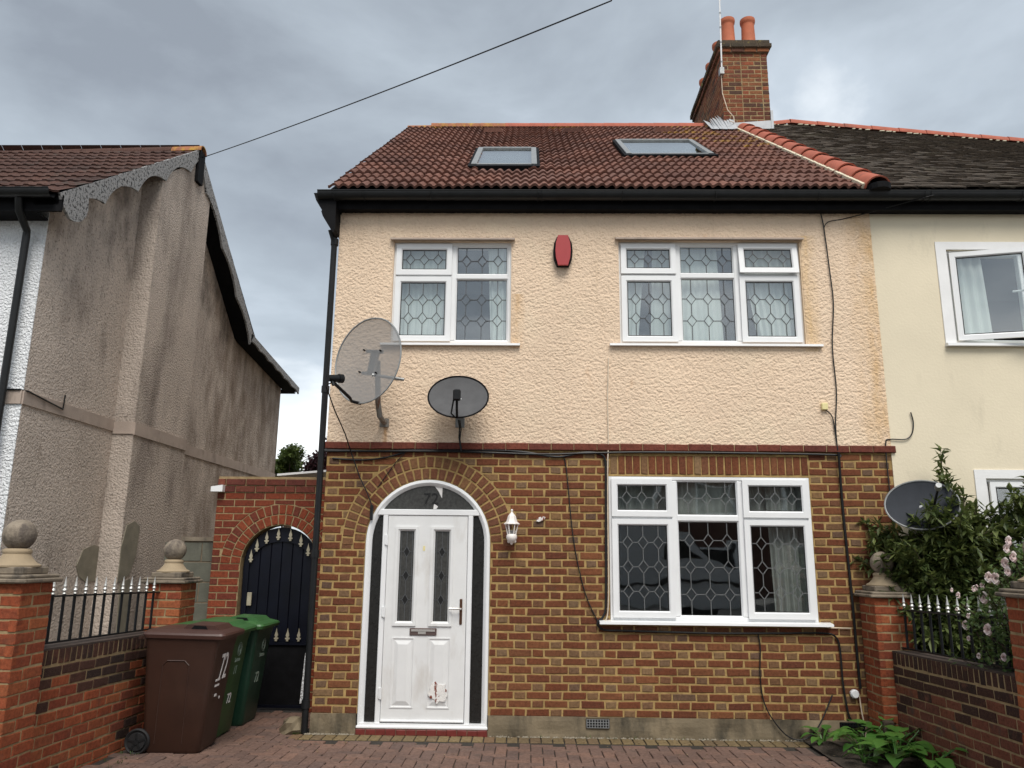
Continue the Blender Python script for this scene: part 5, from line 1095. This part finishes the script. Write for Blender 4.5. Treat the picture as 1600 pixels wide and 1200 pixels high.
MB().tube([c-u*.24, q], .011, 8).build('feed_arm', 'iron', t); MB().tube([q, q+nn*.06], [.03, .024], 12).build('feed_horn', 'steel', t, smooth=True)
# alarm box
al = thing('alarm_box', (2.34, -.02, 4.58), 'red alarm box with dark sides high between the upper windows', 'alarm')
octo = [(2.285, 4.908), (2.40, 4.908), (2.43, 4.83), (2.437, 4.75), (2.43, 4.67), (2.40, 4.59), (2.285, 4.59), (2.256, 4.67), (2.249, 4.75), (2.256, 4.83)]
MB().prism([(2.3425+(a_-2.3425)*1.07, b_) for a_, b_ in octo], XZ, -.075, -.012).build('casing', 'blackw', al)
MB().prism([(2.292, 4.912), (2.394, 4.912), (2.416, 4.83), (2.422, 4.75), (2.416, 4.67), (2.394, 4.586), (2.292, 4.586), (2.270, 4.67), (2.264, 4.75), (2.270, 4.83)], XZ, -.105, -.0755).build('cover', 'redpaint', al)
# wall lantern
la = thing('wall_lantern', (1.84, -.10, 1.77), 'white wall lantern beside the door arch', 'lamp'); cx, cy = 1.842, -.115
MB().lathe([(.076, 1.955), (.074, 1.962), (.055, 1.975), (.046, 2.0), (.038, 2.03), (.022, 2.052), (.01, 2.066), (.008, 2.076), (.013, 2.085), (.008, 2.096), (.002, 2.098)], (cx, cy, 0), 6).build('roof_cap', 'lamp_w', la)
MB().lathe([(.036, 1.862), (.056, 1.955)], (cx, cy, 0), 6).build('lamp_glass', 'lampglass', la)
b = MB()
for i in range(6): an = R(60*i); b.tube([(cx+.038*math.cos(an), cy+.038*math.sin(an), 1.858), (cx+.060*math.cos(an), cy+.060*math.sin(an), 1.957)], .0055, 6)
b.build('cage_bars', 'lamp_w', la)
MB().lathe([(.001, 1.762), (.010, 1.768), (.014, 1.78), (.034, 1.795), (.052, 1.825), (.050, 1.85), (.042, 1.862), (.02, 1.864)], (cx, cy, 0), 12).build('bowl', 'lamp_w', la, smooth=True)
MB().bbox(1.80, 1.884, -.03, -.004, 1.78, 1.90, .008).tube([(cx, -.01, 1.80), (cx, -.06, 1.79), (cx, cy, 1.80)], .012, 8).build('wall_bracket', 'lamp_w', la)
tag(MB().prism([(2.085, 2.015), (2.11, 2.03), (2.15, 2.035), (2.165, 2.028), (2.155, 2.005), (2.12, 1.99), (2.10, 1.985), (2.075, 1.99)], XZ, -.022, -.002).build('filler_blob', 'putty'), 'blob of white filler on the bricks right of the lantern', 'filler')
tag(MB().bbox(4.895, 4.955, -.05, -.012, 3.10, 3.17, .006).build('junction_box', 'cream_box'), 'small pale yellow junction box on the cream render', 'box')
sk = MB().lathe([(.038, 0), (.04, .03), (.03, .045)], (0, 0, 0), 12, M=Matrix.Rotation(R(90), 3, 'X')); tag(sk.build('outside_tap_plate', 'upvc', xf=Matrix.Translation((5.0, -.005, .455))), 'round white wall fitting low by the right pier', 'fitting')
# cables on the facade
def cable(pts, r, mat, label, name='cable', y=-.012, sub=6):
    P_ = [Vector((p_[0], p_[2] if len(p_) > 2 else y, p_[1])) for p_ in pts]; out = []
    for i in range(len(P_)-1):
        p0, p1, p2, p3 = P_[max(i-1, 0)], P_[i], P_[i+1], P_[min(i+2, len(P_)-1)]
        for k in range(sub):
            q = k/sub; out.append(.5*((2*p1)+(p2-p0)*q+(2*p0-5*p1+4*p2-p3)*q*q+(3*p1-p0-3*p2+p3)*q**3))
    out.append(P_[-1]); return tag(MB().tube(out, r, 6).build(name, mat, smooth=True), label, 'cable')
cable([(-.03, 2.668), (.5, 2.657), (.9, 2.672), (1.4, 2.676), (1.75, 2.675), (2.0, 2.655), (2.15, 2.628), (2.32, 2.618), (2.5, 2.655), (2.62, 2.662), (2.72, 2.64), (2.752, 2.58), (2.755, 2.45), (2.748, 1.9), (2.738, 1.25), (2.715, 1.12), (2.665, 1.07), (2.66, 1.03), (2.72, .99), (2.9, .985), (3.3, .978), (3.8, .972), (4.4, .98)], .011, 'black', 'thick black cable under the string course, down beside the window', y=-.018)
cable([(-.02, 2.655), (1.2, 2.66), (2.1, 2.640), (2.6, 2.655), (3.2, 2.668), (4.2, 2.665), (4.98, 2.655), (5.02, 2.63)], .010, 'black', 'long black cable following the whole string course', y=-.024)
cable([(.06, 2.585), (.35, 2.57), (.6, 2.60), (.80, 2.66)], .009, 'black', 'short slack black cable at the upper left corner of the brickwork', y=-.014)
cable([(.78, 2.65), (.70, 2.56), (.60, 2.42), (.52, 2.30)], .004, 'black', 'hair-thin cable looping across the door arch bricks', y=-.014)
cable([(2.335, 2.628), (2.37, 2.50), (2.42, 1.95), (2.47, 1.62), (2.55, 1.30), (2.66, 1.06)], .0055, 'black', 'thin black cable slanting down between the lantern and the window', y=-.012)
cable([(5.035, 5.22), (5.06, 5.03), (5.085, 4.55), (5.095, 4.2), (5.05, 3.75), (5.055, 3.3), (5.02, 2.95), (5.02, 2.70)], .006, 'black', 'thin dark cable wavering down the cream render', y=-.03)
cable([(4.93, 3.105), (4.985, 3.05), (5.005, 2.95), (5.02, 2.70)], .0055, 'black', 'short black cable leaving the yellow junction box', y=-.03)
cable([(5.02, 2.68, -.05), (5.03, 2.3), (5.035, 1.9), (5.05, 1.3), (5.055, .8), (5.06, .5)], .012, 'black', 'black cable bundle running down beside the right pier', y=-.016)
cable([(4.4, .98), (4.75, .985), (4.86, .96), (4.90, .86), (4.905, .55), (4.93, .30), (4.96, .22)], .009, 'black', 'black cable turning down below the window sill end', y=-.016)
cable([(4.15, .975), (4.165, .85), (4.15, .6), (4.17, .38), (4.24, .22, -.05), (4.36, .09, -.07), (4.50, .07, -.07), (4.64, .18, -.06), (4.80, .44, -.014)], .006, 'black', 'loose black cable looping down to the paving under the window', y=-.016)
cable([(2.80, 3.62), (2.785, 3.2), (2.785, 2.76), (2.775, 2.55), (2.768, 2.0), (2.765, 1.4), (2.75, 1.13), (2.715, 1.06)], .0065, 'cable_w', 'dirty white cable down the left side of the ground floor window', y=-.024)
cable([(4.76, 1.055), (4.80, 1.035), (4.90, 1.032), (5.02, 1.03)], .006, 'cable_w', 'short dirty white cable by the right end of the window sill', y=-.014)
cable([(5.77, 3.085), (5.785, 2.98), (5.76, 2.87), (5.69, 2.815), (5.55, 2.815), (5.50, 2.79), (5.49, 2.6), (5.495, 2.2), (5.51, 1.8)], .006, 'black', 'dark cable curling from the cream neighbour wall down the party line', y=-.02)
cable([(5.06, 5.03), (5.12, 5.10), (5.35, 5.15), (6.1, 5.28, -.28)], .005, 'black', 'thin cable rising to the gutter near the party line', y=-.03)
cable([(5.04, .44), (5.05, .3), (5.07, .14), (5.06, .05)], .006, 'cable_w', 'white cable dropping from the round wall fitting', y=-.03)
tag(MB().bbox(5.08, 5.17, -.42, -.365, .04, .30, .012).build('short_post', 'bark'), 'short dark brown post in the planting bed by the right pier', 'post')

# ================================================================= plants
def leaf_add(b, base, d, up, L, w, fold=.25, segs=2, droop=.0):
    d = Vector(d).normalized(); s = d.cross(Vector(up))
    if s.length < 1e-3: s = d.cross(Vector((1, 0, 0)))
    s.normalize(); n_ = s.cross(d).normalized(); base = Vector(base)
    if segs == 2:
        m = base+d*L*.5-n_*w*fold; b.add([base, m+s*w*.5+n_*w*fold*1.0, base+d*L-Vector((0, 0, droop*L)), m-s*w*.5+n_*w*fold*1.0, m], [(0, 1, 4), (1, 2, 4), (0, 4, 3), (3, 4, 2)]); return
    vs = []; N = segs
    for i in range(N+1):
        t = i/N; ww = w*.5*(math.sin(math.pi*min(1, t*.93+.06)**.75))**.9 if 0 < t < 1 else w*.03; c_ = base+d*L*t-Vector((0, 0, droop*L*t*t)); vs += [c_+s*ww+n_*ww*fold, c_, c_-s*ww+n_*ww*fold]
    fs = []
    for i in range(N): fs += [(3*i, 3*i+1, 3*i+4, 3*i+3), (3*i+1, 3*i+2, 3*i+5, 3*i+4)]
    b.add(vs, fs)
rp_ = random.Random(21)
def rvec(r=rp_): 
    while True:
        v = Vector((r.uniform(-1, 1), r.uniform(-1, 1), r.uniform(-1, 1)))
        if .05 < v.length < 1: return v
def shrub(name, base, stems, leafmat_, label, L=(.075, .125), dens=26, cat='shrub', wid=.40, side=6):
    t = thing(name, base, label, cat); st_ = MB(); lv = MB(); base = Vector(base)
    for (tip, r0) in stems:
        tip = Vector(tip); mid = base.lerp(tip, .5)+Vector((rp_.uniform(-.08, .08), rp_.uniform(-.08, .08), .08)); pts = [base.lerp(mid, q/4).lerp(mid.lerp(tip, q/4), q/4) for q in range(5)]
        st_.tube(pts, [r0, r0*.85, r0*.7, r0*.5, r0*.2], 6)
        twigs = [(pts[1], pts[4])]
        for k in range(side*2):
            q = rp_.uniform(.22, .95); i = min(3, int(q*4)); o = pts[i].lerp(pts[i+1], q*4-i); dv = (pts[4]-pts[0]).normalized()*.55+rvec()*.75; dv.z = dv.z*.6+.18; ln_ = rp_.uniform(.18, .42); e_ = o+dv.normalized()*ln_; st_.tube([o, o.lerp(e_, .5)+Vector((0, 0, .02)), e_], [.006, .004, .002], 5); twigs.append((o, e_))
        for (o, e_) in twigs:
            n_ = int(dens*(e_-o).length/.35)+3
            for k in range(n_):
                q = (k+rp_.random())/n_; p_ = o.lerp(e_, q); dv = (e_-o).normalized()*.5+rvec(); dv.z -= .15; leaf_add(lv, p_, dv, (0, 0, 1), rp_.uniform(*L), rp_.uniform(*L)*wid, .22, 2, rp_.uniform(0, .25))
    st_.build('stems', 'bark', t, smooth=True); lv.build('crown', leafmat_, t, fix=False); return t
tips = []
for i in range(24): a_ = rp_.uniform(0, 6.28); tips.append(((5.86+.42*math.cos(a_)*rp_.uniform(.2, 1), -.38+.20*math.sin(a_), rp_.uniform(1.6, 2.22)), .014))
tips += [((5.86, -.3, 2.43), .012), ((5.70, -.34, 2.10), .012), ((5.98, -.32, 2.25), .013), ((6.14, -.3, 2.15), .012), ((5.40, -.10, 1.93), .012), ((5.24, -.09, 1.80), .010), ((5.30, -.10, 1.62), .010), ((6.25, -.35, 1.9), .012), ((5.50, -.25, 1.60), .010), ((5.52, -.25, 1.42), .010), ((5.60, -.3, 1.30), .010), ((5.75, -.5, 1.35), .010), ((6.0, -.5, 1.4), .01), ((6.2, -.4, 1.5), .01), ((5.55, -.25, 1.85), .01)]
shrub('evergreen_shrub', (5.82, -.36, .35), tips, 'leaf_shrub', 'tall dark green shrub behind the right railing in front of a dish', dens=46)
tips = [((6.66+.25*rp_.uniform(-1, 1), -.5+.15*rp_.uniform(-1, 1), rp_.uniform(1.5, 2.2)), .012) for i in range(14)]+[((6.52, -.5, 2.42), .012), ((6.48, -.5, 2.2), .01)]
shrub('evergreen_shrub', (6.65, -.5, .35), tips, 'leaf_shrub', 'second dark shrub at the right edge in front of the white window', dens=46)
rb_ = thing('rose_bush', (5.5, -1.85, .4), 'rose bush with pale pink flowers spilling over the right railing', 'rose bush'); lv = MB(); st_ = MB(); heads = []
for i in range(46):
    e_ = Vector((5.25+rp_.uniform(-.07, .22), -1.88+rp_.uniform(-.42, .40), 0)); e_.z = rp_.uniform(.92, 1.40+.40*max(0, min(1, (-1.5-e_.y)/.6))); o = Vector((5.6+rp_.uniform(-.1, .15), -1.9+rp_.uniform(-.25, .25), .35)); m = o.lerp(e_, .6)+Vector((.02, 0, .22)); pts = [o.lerp(m, q/4).lerp(m.lerp(e_, q/4), q/4) for q in range(5)]; st_.tube(pts, [.008, .007, .005, .004, .003], 5)
    for k in range(64):
        q = rp_.uniform(.3, 1); j = min(3, int(q*4)); p_ = pts[j].lerp(pts[j+1], q*4-j)+rvec()*.09; leaf_add(lv, p_, rvec()+Vector((0, -.2, 0)), (0, 0, 1), rp_.uniform(.03, .052), rp_.uniform(.024, .038), .15, 2, .1)
st_.build('stems', 'bark', rb_); lv.build('foliage', 'leaf_rose', rb_, fix=False)
def rose(c, r):
    b = MB(); c = Vector(c)
    for ring_, (n_, rr_, el_) in enumerate(((6, r, .25), (5, r*.78, .75), (4, r*.5, 1.2))):
        for i in range(n_): a_ = 6.283*(i+.5*ring_)/n_; dv = Vector((math.cos(a_)*math.cos(el_)*.75-math.sin(el_)*.6, -math.sin(el_)*.75-math.cos(a_)*math.cos(el_)*-.6, math.sin(a_)*math.cos(el_))); leaf_add(b, c, dv, (-.6, -.75, 0), rr_, rr_*1.05, .3, 4, 0)
    return b.build('flower', 'petal', rb_, smooth='all', fix=False)
for (y, z, r) in ((-2.037, 1.539, .040), (-2.0, 1.545, .036), (-1.917, 1.404, .040), (-1.602, 1.192, .032), (-1.91, 1.187, .038), (-2.273, 1.792, .03), (-2.26, 1.74, .03), (-1.759, 1.459, .022), (-1.879, 1.486, .024), (-1.83, 1.47, .02), (-1.468, 1.438, .016), (-1.551, 1.404, .022), (-1.735, .991, .02), (-2.199, 1.644, .036), (-2.279, 1.687, .034), (-2.24, 1.59, .03), (-1.672, 1.262, .018), (-1.536, 1.30, .015), (-2.209, 1.352, .03), (-2.05, 1.02, .026), (-1.62, 1.10, .018)): rose((5.225+random.uniform(-.015, .02), y, z), r*1.18)
# broad leaved plants in the bed
def low_plant(x, y, n_, L, label, nm='broad_leaved_plant', h=.2):
    t = thing(nm, (x, y, dz(y)), label, 'plant', 'broad leaved plants in the bed'); st2 = MB()
    for i in range(n_):
        a_ = 6.283*i/n_*1.618*2+rp_.uniform(-.4, .4); el_ = rp_.uniform(.25, 1.0); sl_ = rp_.uniform(.4, 1.0)*h; o = Vector((x, y, dz(y)+.01)); e_ = o+Vector((math.cos(a_)*sl_*.8, math.sin(a_)*sl_*.8, sl_*(.5+el_*.6)))
        st2.tube([o, o.lerp(e_, .5)+Vector((0, 0, .03)), e_], .004, 5); b = MB(); l_ = rp_.uniform(.7, 1.1)*L; leaf_add(b, e_, (math.cos(a_), math.sin(a_), rp_.uniform(-.1, .5)), (0, 0, 1), l_, l_*.74, .2, 6, rp_.uniform(.2, .5)); b.build('leaf', 'leaf_low', t, smooth='all', fix=False)
    st2.build('stems', 'leaf_low', t)
low_plant(4.62, -.20, 12, .11, 'small bright green plant at the left end of the bed', h=.15)
low_plant(4.78, -.62, 16, .15, 'mid green broad-leaved plant at the front of the bed', h=.18)
low_plant(4.93, -.42, 14, .17, 'broad-leaved plant with large leaves beside the brown post', h=.22)
low_plant(5.03, -.78, 16, .19, 'broad-leaved plant pressed against the blackened wall', h=.24)
low_plant(4.88, -1.05, 16, .19, 'large broad-leaved plant at the bottom edge of the picture', h=.22)
low_plant(5.08, -.55, 10, .20, 'broad-leaved plant with one tall leaf by the foot of the right pier', h=.30)
low_plant(4.66, -.98, 12, .13, 'small broad-leaved plant spilling over the edge of the paving', h=.14)
low_plant(5.06, -1.25, 14, .18, 'broad-leaved plant furthest from the house in the bed', h=.22)
# trees behind
def tree(name, base, h, cr_, mat_, label, n_=6500, leafL=.16):
    t = thing(name, base, label, 'tree'); base = Vector(base); tr_ = MB(); lv = MB(); top = base+Vector((0, 0, h*.75)); tr_.tube([base, base.lerp(top, .5)+Vector((.1, 0, 0)), top], [.16, .11, .03], 8); ends = []
    for i in range(16):
        o = base.lerp(top, rp_.uniform(.4, .98)); e_ = base+Vector((0, 0, h*.74))+Vector((rp_.gauss(0, 1)*cr_*.5, rp_.gauss(0, 1)*cr_*.5, rp_.gauss(0, 1)*cr_*.42)); tr_.tube([o, o.lerp(e_, .5)+Vector((0, 0, .1)), e_], [.04, .025, .008], 5); ends.append(e_)
    for i in range(n_): e_ = rp_.choice(ends); p_ = e_+rvec()*cr_*.42; leaf_add(lv, p_, rvec(), (0, 0, 1), rp_.uniform(.6, 1.1)*leafL, leafL*.55, .15, 2, .1)
    tr_.build('trunk', 'bark', t, smooth=True); lv.build('crown', mat_, t, fix=False); return t
tree('garden_tree', (-4.65, 14, 0), 5.35, .6, 'leaf_tree', 'yellow-green tree top showing above the gate wall between the houses', leafL=.13)
tree('purple_tree', (-3.15, 13, 0), 5.2, .75, 'leaf_purple', 'purple-leaved tree behind the corner downpipe', leafL=.13)

# ================================================================= across the street (seen mirrored in the windows)
vn = thing('parked_van', (4.8, -13.9, .07), 'white panel van parked across the street, mirrored in the ground floor window', 'van'); VYn, VYf = -13.0, -14.9
side = [(2.1, .45), (2.1, 2.25), (2.25, 2.42), (5.6, 2.45), (6.15, 2.32), (6.75, 1.62), (7.35, 1.38), (7.5, 1.15), (7.5, .45)]
MB().prism(side, XZ, VYn, VYf).build('body', 'vanwhite', vn); MB().prism([(5.55, 1.62), (5.60, 2.10), (6.05, 2.12), (6.55, 1.62)], XZ, VYn+.004, VYn+.012).build('side_window', 'black', vn); MB().box(2.2, 7.48, VYn+.004, VYn+.03, .98, 1.04).build('rub_strip', 'black', vn)
MB().add([(6.19, VYn-.08, 2.30), (6.19, VYf+.08, 2.30), (6.77, VYf+.08, 1.64), (6.77, VYn-.08, 1.64)], [(0, 1, 2, 3)]).build('windscreen', 'black', vn, xf=Matrix.Translation((.01, 0, .01)))
for x in (3.05, 6.55):
    for y in (VYn-.12, VYf+.12): MB().lathe([(.18, -.11), (.32, -.11), (.35, -.08), (.35, .08), (.32, .11), (.18, .11)], (x, y, .42), 24, M=Matrix.Rotation(R(90), 3, 'X')).build('wheel', 'rubber', vn, smooth=35)
for k, (x0, lab) in enumerate(((-9.0, 'brown brick house across the street mirrored in the door glass'), (4.5, 'brown brick house across the street behind the parked van'))):
    oh = thing('opposite_house', (x0+5.5, -25, 0), lab, 'house'); x1 = x0+12.0
    MB().box(x0, x1, -32, -25, 0, 5.3).build('wall', 'wallopp', oh); MB().add([(x0-.3, -24.7, 5.2), (x1+.3, -24.7, 5.2), (x1+.3, -32.3, 5.2), (x0-.3, -32.3, 5.2), (x0+3, -28.5, 8.0), (x1-3, -28.5, 8.0)], [(0, 1, 5, 4), (1, 2, 5), (2, 3, 4, 5), (3, 0, 4)]).build('roof', 'roofopp', oh)
    for xx in (1.2, 4.4, 8.0):
        for z in (.9, 3.4): wo = MB(); ring(wo, x0+xx, x0+xx+1.7, z, z+1.3, .08, 24.93, 24.99); o_ = wo.build('window', 'upvc', oh, xf=Matrix.Scale(-1, 4, (0, 1, 0))); MB().box(x0+xx+.05, x0+xx+1.65, -24.985, -24.975, z+.05, z+1.25).build('pane', 'black', o_)

# ================================================================= litter, moss and rubble on the ground
lit = MB(); rl = random.Random(77)
for i in range(150):
    x = rl.uniform(-1.2, 4.6); y = -.03-abs(rl.gauss(0, .55)); z = dz(y)+.004
    if y < -2.5: continue
    leaf_add(lit, (x, y, z), (rl.uniform(-1, 1), rl.uniform(-1, 1), .05), (0, 0, 1), rl.uniform(.012, .03), rl.uniform(.008, .018), .2, 2, 0)
lo_ = lit.build('fallen_leaves', MT['litter'], fix=False); lo_['kind'] = 'stuff'; lo_['label'] = 'dry leaf litter scattered over the block paving'; lo_['category'] = 'leaf litter'
mo = MB()
for i in range(420):
    x = rl.uniform(1.66, 4.5) if i % 4 else rl.uniform(-.05, .42); y = -.035-abs(rl.gauss(0, .012)); r_ = rl.uniform(.004, .013); z = G+.006
    mo.add([(x-r_, y-r_*.8, z), (x+r_, y-r_*.6, z), (x+r_*.7, y+r_, z), (x-r_*.8, y+r_, z), (x+rl.uniform(-.3, .3)*r_, y, z+r_*1.1)], [(0, 1, 4), (1, 2, 4), (2, 3, 4), (3, 0, 4)])
mo_ = mo.build('mortar_crumbs', 'bedding2', fix=False); mo_['kind'] = 'stuff'; mo_['label'] = 'crumbs of mortar and moss along the foot of the wall'; mo_['category'] = 'rubble'
ws = MB()
for i in range(26):
    x = rl.choice((rl.uniform(-.2, .0), rl.uniform(1.7, 4.5), rl.uniform(-1.3, -1.1))); y = rl.uniform(-.06, -.02) if x > -.3 else rl.uniform(-1.4, -.9)
    for k in range(7): leaf_add(ws, (x+rl.uniform(-.02, .02), y, dz(y)), (rl.uniform(-1, 1), rl.uniform(-1, .2), rl.uniform(.5, 1.4)), (0, 0, 1), rl.uniform(.02, .05), .007, .1, 2, .2)
w_ = ws.build('weed_tufts', 'leaf_rose', fix=False); w_['kind'] = 'stuff'; w_['label'] = 'tiny weed tufts in the paving joints by the walls'; w_['category'] = 'weeds'
rk = MB().lathe([(.01, 0), (.10, .0), (.115, .04), (.09, .10), (.05, .135), (.01, .14)], (0, 0, 0), 9)
rk.v = [(a_*(1+.25*math.sin(i_*2.3)), b_*(1+.2*math.cos(i_*1.7)), c_) for i_, (a_, b_, c_) in enumerate(rk.v)]
tag(rk.build('concrete_lump', 'plinth', xf=Matrix.Translation((-.17, .04, G))), 'rough lump of mossy concrete at the foot of the corner downpipe', 'rubble')
